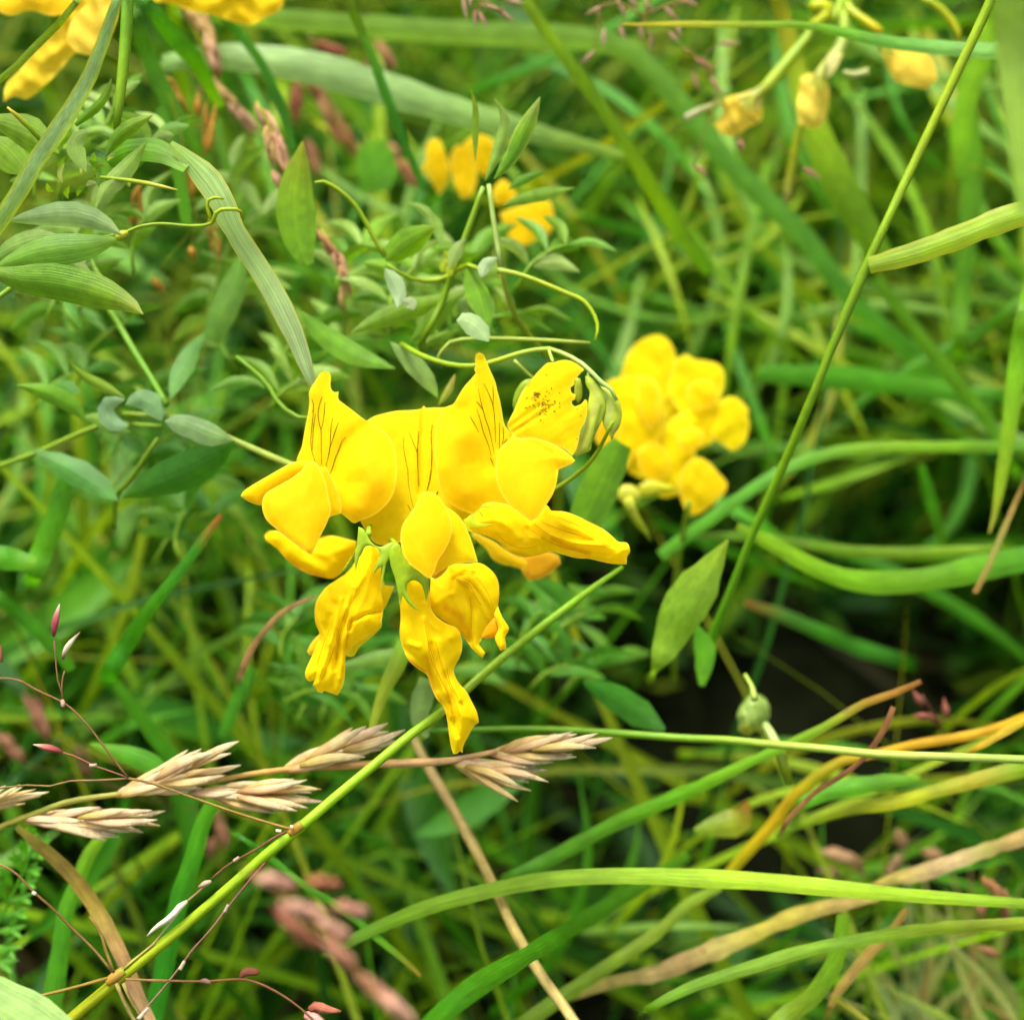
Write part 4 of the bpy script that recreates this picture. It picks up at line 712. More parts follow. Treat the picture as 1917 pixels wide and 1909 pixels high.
lf(mp, q('E', 50, 1860, 200, 1790, 400, 1720, 700, 1640), [165, 167], 40, '78a038 7ca440 84a848')
lf(mp, q('E', 380, 1909, 500, 1800, 600, 1700, 660, 1640), [165], 34, '78a430 80ac38')
lf(mp, q('E', 520, 1290, 470, 1180, 370, 1130), [166], 18, '90b474')
lf(mp, q('E', 560, 1380, 520, 1240, 440, 1170), [166], 22, '90b478 88ac60')
lf(mp, q('E', 600, 1500, 640, 1400, 690, 1330), [161], 26, '90b078 9cb888')
lf(mp, q('E', 400, 1730, 380, 1690, 340, 1680), [160], 24, 'a8c0b0')
lf(mp, [(560, 580), (600, 620), (660, 660), (740, 690)], [166], 46, '6fa03c 74a444', roll=20)
lf(mp, [(730, 640), (765, 670), (800, 710), (820, 745)], [163], 40, '88ac78 90b480 7ca058', roll=15)
lf(mp, [(820, 760), (840, 730), (852, 700)], [162], 14, '90b050 c8c890')
tube('tendril', path3(q('E', 870, 1510, 980, 1530, 1120, 1580, 1260, 1640, 1350, 1680, 1410, 1760, 1430, 1830, 1415, 1900), [159, 157]), [6, 4.5, 4.5, 4.5, 4.5, 4, 3.6, 2.5], '9cb868 a4bc58 a0bc48 98b840', parent=mp, step=.0008)
tube('tendril', path3(q('E', 240, 1430, 180, 1330, 110, 1200, 50, 1120, -20, 1060, -100, 1015, -150, 1020), [161, 158]), [5, 4.5, 4.5, 4.5, 4, 4, 2.5], '8cac50 94b450 98b450', parent=mp, step=.0008)
tube('stem', path3(q('E', 250, 1480, 400, 1560, 560, 1560, 700, 1480, 800, 1530), [162, 164, 160]), [4, 4, 5, 5, 4], '88ac40 a0bc30 84a840', parent=mp)
for x, y in ((560, 1520), (600, 1470), (620, 1540), (580, 1480), (650, 1460)):
    lf(mp, q('E', x, y, x + random.uniform(-40, 40), y - 30, x + random.uniform(-50, 50), y - 70), [162], 18, 'a8c038')

# plant on the left, below
cp = empty('vetchling_sprig', 'dark green vetchling sprig with paired leaves left of the main flower', 'plant', P(300, 780, 166))
tube('stem', path3([(560, 875), (520, 860), (440, 825), (360, 790), (310, 780), (240, 775)], [158, 160, 162, 163, 164, 166], 'e'), [6, 7, 6, 6, 6, 5], 'a0b870 98b468 88a858', parent=cp)
tube('stem', path3(q('H', 930, 470, 850, 330, 750, 170, 650, 0, 600, -80), [163, 168, 172], 'e'), [6, 6, 6, 6, 6], '6c9c38 6c9c38 78a448', parent=cp)
tube('stem', path3(q('H', 900, 590, 600, 580, 400, 650, 200, 740, 0, 810, -100, 850), [166, 170, 172]), [4, 4, 5, 5, 5, 5], '80a850 84a050 7ca040 80a848', parent=cp)
tube('stem', path3(q('H', 880, 660, 800, 780, 720, 900, 660, 960, 640, 1060, 640, 1160), [164, 168, 172]), [4, 5, 5, 5, 4, 4], '88ac58 78a040', parent=cp)
lf(cp, q('H', 1310, 670, 1200, 750, 1020, 850, 840, 920, 680, 990), [161, 166], 74, '4f8a2c 508c2c 4c8628 5c9438', roll=10)
lf(cp, q('H', 660, 1010, 560, 920, 440, 850, 300, 780, 180, 720), [167, 170], 52, '56903c 508a38 4c8430 609440', roll=-10)
lf(cp, q('H', 920, 560, 1050, 590, 1180, 640, 1310, 670), [160], 46, pale('8cb084 84a878 7ca058'), prof=OVAL)
lf(cp, q('H', 900, 560, 860, 470, 780, 440, 700, 470), [163], 44, pale('78a474 80a880'), prof=OVAL)
lf(cp, q('H', 720, 590, 640, 580, 590, 520, 610, 460, 700, 440), [164], 34, pale('84ac88 8cb090'), prof=OVAL)
lf(cp, q('H', 700, 430, 580, 370, 470, 310, 390, 235), [163, 162], 22, '90b060 88ac50 80a848', fold=.5)
lf(cp, q('H', 480, 560, 400, 470, 260, 400, 90, 360), [165, 163], 36, '78ac30 74a82c 80b048', fold=.5)
lf(cp, q('H', 440, 560, 520, 540, 620, 600, 730, 620), [165], 24, '88b060')
lf(cp, q('H', 950, 440, 1000, 300, 1060, 180, 1150, 60), [168, 172], 40, '5c943c 609840', roll=20)
lf(cp, q('H', 1160, 400, 1300, 340, 1420, 340, 1480, 380), [168], 20, '80b068')
tube('tendril', path3(q('H', 1320, 200, 1480, 340, 1540, 440, 1640, 530, 1740, 545), [162, 160]), [3, 4, 4.5, 4, 3], '7ca850 84ac48', parent=cp)

def crowd(parent, cx, cy, rx_, ry_, n, dlo, dhi, size=(60, 120), pal=('88b060', '7ca848', '98bc78', '6c9c38', 'a4c48c')):
    """more leafy shoots of the same sprig: a short stem with opposite narrow leaflets, each leaning its own way"""
    for k in range(n):
        x = cx + random.gauss(0, rx_ * .5); y = cy + random.gauss(0, ry_ * .5); d0 = random.uniform(dlo, dhi); a0 = random.uniform(-2.4, -.6); L = random.uniform(70, 130)
        pts = [(x + L * u * math.cos(a0 + .5 * u), y + L * u * math.sin(a0 + .5 * u)) for u in (0, .4, .8, 1.1)]
        tube('stem', path3(pts, d0, 's'), [3.2, 3, 2.6, 2.2], '7ca448 88b050', parent=parent)
        for j in (1, 2, 3):
            for sg in (-1, 1):
                a = a0 + sg * random.uniform(.5, 1.1); l = random.uniform(*size); px, py = pts[j]
                lf(parent, [(px, py), (px + l * .5 * math.cos(a), py + l * .5 * math.sin(a)), (px + l * math.cos(a + sg * .3), py + l * math.sin(a + sg * .3))], [d0, d0 + random.uniform(-3, 5)], random.uniform(16, 34), random.choice(pal), roll=random.uniform(-45, 45), fold=random.uniform(.2, .6))
crowd(mp, 690, 600, 170, 120, 7, 172, 186); crowd(mp, 810, 590, 110, 70, 5, 168, 178); pass
crowd(cp, 200, 900, 200, 220, 8, 176, 192, pal=('5c9440', '6c9c48', '70a458', '548c38')); crowd(cp, 480, 640, 140, 140, 6, 174, 188)
crowd(lp, 150, 330, 110, 90, 6, 158, 170, (50, 100)); crowd(lp, 140, 560, 130, 80, 5, 168, 180); crowd(cp, 620, 1330, 180, 100, 6, 182, 196, pal=('5c9440', '6c9c48', '548c38')); crowd(cp, 1000, 1250, 140, 120, 5, 184, 198, pal=('5c9440', '6c9c48', '548c38'))

# long bent and crossing blades
gb('long pale blade running level under the top edge then bending down right', [(360, 20), (480, 32), (650, 48), (850, 62), (1050, 70), (1130, 80), (1185, 96), (1225, 140), (1290, 215), (1380, 325), (1500, 440), (1590, 560), (1680, 640), (1780, 730), (1850, 765)], [203, 203, 203, 203, 206, 212, 220], [34, 36, 40, 44, 46, 44, 40, 42, 40, 42, 40, 40, 38, 36, 30], '94c070 98c47c 9cc880 9cc880 8cbc70 7cb468 78b068 6ca85c 68a458 70a85c', 's', roll=-15)
gb('broad pale blade arching from the top left to the yellow leaf joint', [(300, 118), (415, 105), (560, 120), (700, 158), (850, 205), (1000, 248), (1100, 275), (1190, 297)], [188, 188, 190, 194, 198], [30, 50, 60, 62, 56, 44, 30, 12], pale('88b46c 98bc88 98bc88 8cb078 84ac64 7ca048 84a838'), 's', roll=10, fold=.3)
gb('yellow green blade slanting from the top edge down past the leaf joint', [(960, -40), (985, 5), (1060, 110), (1120, 190), (1180, 285), (1250, 400), (1330, 510)], [178, 180, 185, 195], [20, 24, 24, 26, 30, 30, 26], '94b83c 88b034 80ac30 88b038 80ac38 6ca040', 's')
gb('wide olive blade leaning behind the faded hanging flowers', [(1430, -60), (1460, 10), (1485, 110), (1525, 240), (1570, 340), (1620, 430), (1660, 500)], [196, 196, 196, 200], [26, 30, 38, 52, 60, 56, 44], '98a83c a0a830 8cb020 84ac1c 7ca820 78a424', 's')
gb('dark green stem like blade from the top edge to the orange head', [(640, -30), (660, 20), (690, 90), (725, 185), (760, 275), (795, 355)], [176, 178, 182], [16, 18, 18, 18, 17, 12], '8cac38 6c9c24 4f8c1c 488420 508c28', 's')
gb('dark blade crossing in front of the broad pale arching blade', q('F', 1180, -20, 1270, 120, 1400, 260, 1500, 430, 1570, 600, 1640, 830), [180, 182], [14, 18, 18, 18, 18, 12], '4f8c34 54903c 488428 508c2c', 's')
gb('fresh green blade leaning right from the upper left corner', q('F', 740, 20, 800, 250, 900, 480, 1010, 680, 1120, 850, 1180, 960), [176, 180], [22, 28, 32, 32, 28, 20], '68a024 64a01c 6ca424 74a82c', 's')
gb('bright green blade passing under the golden petals at the top', q('F', 770, -40, 880, 90, 1000, 240, 1100, 350, 1160, 470, 1240, 600), [172, 176, 184], [20, 34, 36, 30, 24, 16], '5c9c1c 60a018 6ca824 78ac38', 's')
gb('thin olive stalk in the far top left corner', q('F', 440, -20, 400, 60, 280, 180, 150, 310, 60, 400, -30, 470), [146, 148], [12, 13, 13, 13, 13, 12], '8aa838 8cac38 84a838', 's')
gb('level stem from the yellow end under the top edge to the right edge', [(1165, 46), (1280, 45), (1400, 46), (1500, 46), (1570, 58), (1660, 78), (1780, 90), (1930, 98)], [166, 166, 168, 168, 166], [5, 12, 13, 14, 20, 26, 30, 34], 'b8b83c b0bc40 8cb030 78ac48 74b060 80b870 84b868', 'e', roll=15)
gs('long green stalk falling from the top right corner to the low centre', [(2010, -360), (1930, -170), (1880, -60), (1852, 8), (1790, 140), (1713, 302), (1660, 415), (1622, 500), (1562, 640), (1520, 745), (1465, 875), (1411, 995), (1361, 1123), (1335, 1190), (1320, 1250)], [150, 151, 152, 153, 154, 155, 155, 156, 158, 160, 164, 168, 172, 175, 180], [3, 8, 10, 9.5, 9, 8.5, 8.2, 9.8, 8, 8.4, 8, 7.6, 7, 10, 6], '90b034 8cb030 8cb02c 94b030 8cb02c 78a028 7ca428 78a430 6c9c2c 6ca430 74ac34', 'e')
gb('flat leaf joined to the long stalk and pointing to the right edge', [(1626, 496), (1650, 490), (1720, 470), (1800, 440), (1870, 412), (1930, 392), (1990, 370)], [155, 154, 153, 152], [30, 40, 46, 48, 48, 46, 40], '90b048 90b44c 94b850 98bc58 98bc58', roll=12, fold=.35, edge='a0b038')
gb('very blurred pale blade standing against the right edge', [(1900, -80), (1892, 0), (1900, 120), (1912, 250), (1925, 400)], [112, 113], [44, 62, 64, 50, 34], 'a8d080 a4cc7c 9cc874', 's')
gb('bright blade behind the long stalk at the top right', [(1880, -30), (1868, 20), (1830, 120), (1800, 230), (1800, 330)], [190, 195], [36, 44, 40, 40, 30], '94c418 88bc18 78ac28', 's')
gb('faint tall blade near the right edge above the flat leaf', [(1795, 120), (1815, 230), (1820, 340), (1810, 450), (1800, 560), (1795, 660)], [200, 205], [20, 36, 40, 36, 34, 24], '78ac3c 6ca030 64982c 6ca030', 'e')
gb('level blade rising gently right of the yellow head', [(1235, 1040), (1290, 1000), (1380, 935), (1465, 880), (1545, 850), (1640, 838), (1760, 836), (1900, 836), (1980, 836)], [186, 184, 186, 190], [22, 26, 26, 24, 24, 24, 24, 22, 20], '68a44c 64a444 609c38 70a834 80ac38 7cac30 6ca028 649c30', 'e', roll=10)
gb('broad sagging blade curving up to the right edge', [(1380, 985), (1440, 1015), (1510, 1055), (1590, 1085), (1680, 1090), (1770, 1078), (1850, 1060), (1940, 1042), (2000, 1030)], [178, 178, 180, 184], [14, 30, 36, 40, 44, 46, 48, 50, 48], '80ac2c 84b424 7cb01c 78ac24 70a83c 6cac50 70b058', 'e')
gb('slim blade lying above the broad sagging one', [(1290, 1003), (1400, 1005), (1500, 1018), (1600, 1032), (1700, 1035), (1800, 1030), (1880, 1025)], [188, 190], [12, 20, 20, 22, 24, 20, 12], '78a050 70a044 78a03c 7ca43c 80a83c', 'e')
gb('upright yellow green blade tip hanging near the right edge', [(1925, 560), (1908, 650), (1895, 760), (1880, 860), (1865, 950), (1852, 998)], [176, 176], [30, 34, 32, 28, 18, 4], '7cb028 80b828 84b42c 94bc40 a0a858', 's')
gb('thin tan straw at the right edge crossing the sagging blade', [(1940, 860), (1910, 920), (1880, 990), (1850, 1060), (1825, 1110)], [172, 172], [8, 10, 12, 12, 10], '9c8038 a88c48 98a050 9c7838', 's', m=M_DRY)
gb('blurred wide level blade in the right middle', [(1420, 700), (1500, 702), (1600, 710), (1700, 722), (1790, 735), (1880, 740)], [200, 204], [30, 44, 46, 40, 34, 24], '5c9838 60a040 60a040 64a04c 609c48', 'e')
gb('short blade reaching down right in the dark hollow', [(1725, 870), (1740, 930), (1755, 980), (1768, 1020)], [198, 202], [16, 22, 22, 10], '5c9c34 60a03c 68983c')
gb('pale tipped blade sunk in the dark hollow low right', [(1395, 1128), (1460, 1150), (1530, 1180), (1600, 1210), (1700, 1240)], [196, 204], [14, 26, 28, 30, 30], 'a08058 609454 4c8838 447c2c 3c7424', 'e')
gb('green blade passing diagonally beneath the flat leaf', [(1640, 520), (1700, 600), (1770, 690), (1850, 790), (1900, 880)], [196, 202], [22, 26, 28, 26, 20], '74a828 70a430 6ca038 609838', 'e')
gb('blade from the lower right edge climbing to the tan stalk', [(1917, 560), (1850, 610), (1780, 650), (1690, 700), (1600, 760)], [206, 212], [18, 22, 22, 20, 14], '68a034 609c34 58942c', 's')

# lower middle and right
gs('level pale stem stretching from under the flower to the right edge', [*q('J', 420, 300, 700, 290, 1100, 285, 1500, 305, 1909, 335), *q('K', 250, 345, 480, 368, 800, 395, 1100, 425, 1500, 440, 1909, 455), (1980, 1425)], [168, 167, 164, 160, 157, 156], [4, 5.5, 6, 6.5, 7, 7, 7.5, 7.5, 8, 8, 8, 8], '5c9038 6c9c3c 74a444 80ac50 98b864 a8c078 a8c480 98c070', 'e')
gb('bright stem with a brown tip running up between dark hollows', [*q('J', 900, 1115, 1100, 1040, 1300, 935, 1500, 825, 1700, 735, 1880, 655), *q('K', 130, 590, 330, 490, 550, 390, 800, 270, 1000, 150, 1180, 85, 1335, 18)], [176, 174, 170, 166, 164], [12, 26, 28, 28, 28, 28, 24, 20, 17, 17, 16, 15, 9], '609c2c 64a024 6ca81c 70ac1c 70ac1c 78ac28 78ac30 84a830 a08848 8c6840', 's')
gb('long yellow green blade arching level across the lower right', [*q('J', -60, 1520, 200, 1390, 500, 1270, 800, 1190, 1100, 1130, 1400, 1105, 1700, 1102), *q('K', 0, 1110, 400, 1130, 800, 1165, 1200, 1205, 1600, 1235, 1960, 1260), (1990, 1695)], [166, 162, 160, 159, 158, 158], [18, 24, 28, 28, 30, 30, 30, 34, 34, 32, 28, 24, 20, 18], '6c9c20 78a420 80a824 88b02c 90b840 9cc454 a4c85c 98c04c 88b038 80a428', 's', roll=10)
gb('green blade with a dried tip ending low in the middle', [(440, 1560), (500, 1600), (560, 1650), (640, 1700), (700, 1750), (760, 1800), (787, 1826)], [166, 164], [8, 12, 13, 14, 14, 12, 6], '4c8828 549428 5c9c28 60a02c 6ca430 907c40', 's')
gb('broad blurred green blade sweeping up from the bottom edge', [(770, 1960), (830, 1895), (900, 1840), (1000, 1780), (1080, 1730), (1180, 1670), (1290, 1600)], [128, 140, 168, 190], [40, 42, 38, 34, 30, 26, 18], '4c8834 548c34 508834 588c38 5c903c', 's')
gb('olive blade rising right from the bottom middle', [(960, 1930), (1060, 1860), (1150, 1800), (1230, 1745), (1290, 1690), (1350, 1660)], [172, 176], [30, 28, 26, 24, 22, 16], '7ca024 80a424 88a828 84a828', 's')
gs('smooth pale straw leaning from under the dry head to the bottom edge', [(772, 1378), (788, 1410), (802, 1436), (840, 1500), (890, 1590), (930, 1670), (960, 1735), (1010, 1820), (1060, 1890), (1110, 1965)], [182, 178, 174, 170, 166, 162, 160, 158, 156], [7, 9, 10, 10, 10.5, 10, 10.5, 10.5, 10.5, 10.5], '98885c a89468 b49c6c b8a468 bca864 c4b06c ccb878 c8b474', 'e', m=M_DRY, name='straw', cat='straw')
gb('yellow blade starting at the lower middle and bending right up to the edge', [*q('J', 1880, 1290, 1909, 1240), *q('K', 40, 1290, 230, 1120, 330, 1010, 430, 900, 520, 800, 610, 680, 740, 560, 900, 460, 1050, 430, 1300, 370, 1550, 330, 1760, 280, 1909, 220), (1960, 1325)], [182, 176, 172, 168], [8, 12, 16, 20, 22, 22, 24, 24, 22, 20, 16, 15, 17, 18, 18, 18, 16], '90a820 a8b424 b8b830 c8bc34 c4ac34 a0a834 c8b43c d0b034 c4a840 ccb040 d0bc3c', 'e', fold=.4)
gb('fat yellow blade tapering into the green at the lower right edge', [*q('K', 520, 880, 700, 800, 900, 735, 1200, 690, 1450, 620, 1700, 555, 1909, 500), (1980, 1410)], [174, 170, 168], [8, 20, 26, 26, 26, 30, 34, 34], '7cac20 94b41c a8bc24 b8c428 a0b430 a8a858 8cb03c 90b444', 'e')
gb('forked yellow blade end beside the lower right edge', q('K', 1590, 420, 1700, 360, 1820, 290, 1909, 235, 2000, 180), [162], [6, 14, 16, 16, 16], 'bca838 c8b83c ccc044', 's')
gb('green blade slotted between two yellow ones at lower right', q('K', 640, 720, 800, 640, 1000, 600, 1200, 570, 1330, 560), [170], [20, 30, 34, 28, 10], '64a018 68a818 6ca81c 74a828', 's')
gb('thin brown twig leaning across the yellow blade', q('K', 1180, 160, 1140, 260, 1060, 390, 980, 480, 850, 570, 740, 640, 600, 780, 560, 850), [160, 162], [10, 12, 10, 9, 10, 10, 10, 8], 'a07048 90603c 704828 805838 8c6038 805830 906c3c', 'e', m=M_DRY, name='twig', cat='twig')
gb('tan and yellow withered blade low on the right', [*q('J', 1260, 1790, 1500, 1700, 1750, 1650), *q('K', 0, 1590, 200, 1510, 400, 1430, 600, 1340, 800, 1280, 980, 1250, 1100, 1230)], [176, 172], [12, 22, 28, 32, 34, 34, 32, 28, 22, 12], 'a0a04c b8a85c b09c68 a88c60 b8ac64 c8bc50 c0b050 b0985c b8a858', 's', m=M_DRY, wav=.09)
gb('pinkish withered straw above the arching blade at the right edge', q('K', 1060, 1160, 1180, 1120, 1330, 1090, 1500, 1030, 1700, 960, 1820, 920, 1909, 890, 2000, 860), [174], [8, 22, 28, 28, 26, 28, 26, 26], 'b8a850 c0b060 c8ac80 d8bc94 b0ac60 c0a068 c8b078', 's', m=M_DRY, wav=.09)
gb('olive blade drawn level near the bottom right', [*q('J', 1700, 1850), *q('K', 60, 1720, 400, 1610, 700, 1520, 1000, 1460, 1300, 1410, 1600, 1385, 1909, 1370), (1980, 1725)], [160, 160], [14, 20, 24, 26, 24, 24, 24, 24, 24], '6c9c24 74a024 7ca430 78a42c 88a838 90a848 90ac50', 's')
gb('vertical green stalk meeting the level olive blade', q('K', 900, 1320, 890, 1450, 850, 1590, 780, 1710, 690, 1810, 560, 1900, 480, 1980), [164, 166], [24, 30, 32, 34, 36, 34, 30], '88b858 7cac40 78a434 80a02c 84ac38', 'e')
gb('tan straw forking down to the bottom right', q('K', 1250, 1290, 1180, 1400, 1050, 1530, 950, 1650, 860, 1770, 820, 1850), [168, 170], [12, 16, 20, 20, 18, 10], '98803c a88848 a89050 a0843c', 'e', m=M_DRY)
gb('pale stem climbing beside the bottom right corner', q('K', 840, 1780, 960, 1860, 1080, 1950), [168], [10, 10, 10], 'a0a858', 'e')

gb('lance shaped olive leaf pointing up to the slim level blade', q('L', 255, 1225, 170, 1360, 80, 1500, -10, 1640, -80, 1800, -160, 1960), [166, 168, 172], np.array([4, 30, 58, 76, 84, 80, 64, 40, 12]), '98b85c 90b85c 8cb85c 8cb858 88b050', 'e', name='lance_leaf', cat='leaf', m=M_LEAF, na=7)
gb('broad green leaf hanging under the flower buds', [(1165, 830), (1140, 870), (1115, 930), (1090, 985), (1075, 1040)], [170, 172], [40, 70, 74, 60, 24], '6ca030 70a038 6ca034 649830', name='lance_leaf', cat='leaf', m=M_LEAF, na=7)
gb('dark leaf with a fine pale midrib below the olive one', q('J', 1350, 1120 - 1100, 1440, 60, 1560, 130, 1680, 210, 1800, 290), [172, 174], [8, 40, 56, 50, 10], '4c8c38 50903c 508c3c 68a060', name='lance_leaf', cat='leaf', m=M_LEAF, na=7)
gb('green leaf stub beside the foot of the long stalk', q('L', 75, 1690, 100, 1760, 130, 1840, 120, 1940, 110, 2040), [174], [3, 30, 44, 30, 12], '68a82c 74b034', name='lance_leaf', cat='leaf', m=M_LEAF)
gb('yellowish pointed leaf left of the tendril, catching the light', q('F', 1690, 790, 1670, 920, 1650, 1080, 1660, 1250, 1690, 1400, 1720, 1480), [163, 164], [3, 40, 66, 76, 60, 24], '98a828 8cac20 80ac18 7cac14 78a81c', name='lance_leaf', cat='leaf', m=M_LEAF, na=7)
gb('out of focus round green leaf before the dark stem like blade', q('E', 150, 800, 180, 870, 200, 960, 240, 1060), [196], [50, 78, 76, 34], '74ac28 6ca828 68a030', name='round_leaf', cat='leaf', m=M_LEAF, na=7)
gb('smooth pale leaf blurred beside the yellow grass half', [(455, 470), (440, 530), (415, 590), (395, 640)], [178], [10, 44, 56, 30], '78a860 80ac6c 74a458', name='lance_leaf', cat='leaf', m=M_LEAF)
gb('pale leaf hanging between the two drooping flowers', [(800, 1270), (790, 1310), (785, 1345), (800, 1380)], [166], [30, 44, 36, 8], '88ac78 90b488', name='lance_leaf', cat='leaf', m=M_LEAF)
gb('yellow green blade below the left drooping flower', [(760, 1200), (745, 1240), (720, 1290), (700, 1350), (690, 1390)], [166, 162], [30, 34, 24, 16, 8], '74a828 98b838 a0bc44 a0b850')
gb('leaf lying level left of the yellow green blade', [(640, 1250), (700, 1235), (760, 1225), (800, 1215)], [170], [14, 30, 30, 10], '7ca860 80ac68', name='lance_leaf', cat='leaf', m=M_LEAF)
gb('corner leaf, pale and wide, cut by the bottom left', q('I', -200, 1640, -60, 1780, 100, 1880, 260, 1990, 400, 2100), [140], [40, 84, 100, 104, 90], pale('90b870 98bc78 98bc78'), name='lance_leaf', cat='leaf', m=M_LEAF)
gb('brown and orange withered blade arching behind the fine panicle', q('I', 90, 830, 200, 920, 330, 1030, 450, 1160, 550, 1310, 630, 1450, 700, 1600, 760, 1750, 830, 1909, 870, 2000), [160, 160, 158], [10, 22, 25, 28, 30, 29, 27, 26, 24, 24], 'a8a848 b8a448 b89c50 c0a448 bca454 b49060 a88460 ac8c68 a08060', 'e', m=M_DRY, fold=.4)
gb('curled tan dead leaf left of the drooping flower', q('H', 1760, 1540, 1660, 1580, 1560, 1640, 1480, 1730, 1410, 1820, 1370, 1909, 1340, 1980), [160, 163], [4, 9, 11, 12, 12, 14, 14], 'a89068 b08c60 a88858 a88454 a8885c', 'e', m=M_DRY)
gb('red tipped green blade pointing up toward the main flower', q('H', 1235, 1085, 1150, 1200, 1050, 1340, 950, 1470, 850, 1590, 760, 1720, 680, 1850, 600, 1990), [163, 164, 170], [10, 20, 20, 22, 26, 32, 34, 34], 'b07850 58a020 5ca424 5c9c24 549824 509430', 'e')
gb('fresh upright blade rising through the lower left', q('I', 1190, 690, 1130, 820, 1080, 1000, 1020, 1180, 960, 1400, 910, 1650, 850, 1909, 830, 2000), [166, 168], [26, 32, 34, 36, 36, 36, 36, 36], '6cb03c 60a82c 54a024 4f9c20 509c20', 'e')
gb('second fresh blade near the left of the withered one', q('I', 580, 870, 500, 980, 440, 1120, 370, 1300, 340, 1480, 310, 1700, 280, 1909, 270, 2000), [170, 168], [20, 26, 28, 30, 34, 36, 38, 38], '80ac40 70a828 60a428 60a02c 70a838', 'e')
gb('bright broad blade standing in the left middle', q('H', 380, 850, 350, 960, 320, 1080, 270, 1200, 220, 1320, 180, 1440), [172, 174], [20, 42, 46, 42, 40, 30], '64a02c 6cac20 70b01c 68a824', 'e')
gb('short bright blade entering level at the left edge', q('H', -80, 1320, 0, 1320, 100, 1340, 200, 1350), [170], [40, 46, 40, 16], '6cac28 64a824 78ac38', 's')
gb('slanting blade from the left edge under the bright broad one', q('H', -60, 1500, 60, 1600, 180, 1700, 300, 1820, 400, 1950), [172, 176], [24, 26, 26, 26, 20], '60a030 589828 609c30', 's')
gb('green blade tip poking over the dry spikelets', q('I', 500, 365, 600, 395, 720, 430, 850, 480, 900, 520), [168], [4, 22, 34, 38, 30], '78ac30 64a020 5c9c20 5c9c20')
gb('mid green blade crossing beneath the level blade at left', q('I', 620, 0, 700, 110, 800, 240, 880, 350, 1000, 480), [182, 186], [20, 26, 28, 28, 20], '64a020 60a020 589820')
gb('blade behind spikelets running to the left drooping flower', q('I', 1240, 330, 1290, 200, 1350, 80, 1420, -60), [184], [20, 26, 26, 16], '5c9c24 60a028')
gb('bright blade in the left part of the upper tangle', [(260, 240), (300, 200), (330, 300), (350, 420)][1:], [176], [20, 26, 22], '60982c 68a030')

gb('yellowing broken leaf with a red tip beside the bent yellow blade', [(1300, 1555), (1345, 1545), (1385, 1535), (1398, 1500)], [178], [10, 44, 60, 6], '80a030 88a42c 98a838 906838', name='broken_leaf', cat='leaf', m=M_LEAF)
# pods, buds and reddish flowering grass
pb = empty('seed_pod', 'pale swollen green bud on a thin curved stalk in the dark lower right hollow', 'bud', P(1400, 1290, 172))
tube('stalk', path3([*q('K', 350, -20, 390, 50, 405, 120)], [168, 166]), [4, 5, 7], '98b468 a0bc78', parent=pb)
sheet('bud', q('K', 375, 96, 400, 84, 440, 92, 478, 128, 492, 180, 480, 235, 440, 262, 432, 300, 405, 296, 375, 326, 335, 312, 312, 290, 316, 250, 304, 215, 322, 165, 350, 125), 176, hexc('a0c080', .75), dome=4, R_=22, back=1.5, ripple=.5, grain=(80, .25, 16), m=M_LEAF, parent=pb, sp=5, colgrad=[(q('K', 350, 290, 400, 300), hexc('c8cc70', .75), 10)])
tube('beak', path3(q('K', 465, 260, 500, 320, 540, 400, 570, 490, 600, 590), [171, 168, 170]), [7, 9, 10, 9, 6], 'a8c898 b4d0a8 98b468 90a850 80a040', parent=pb)
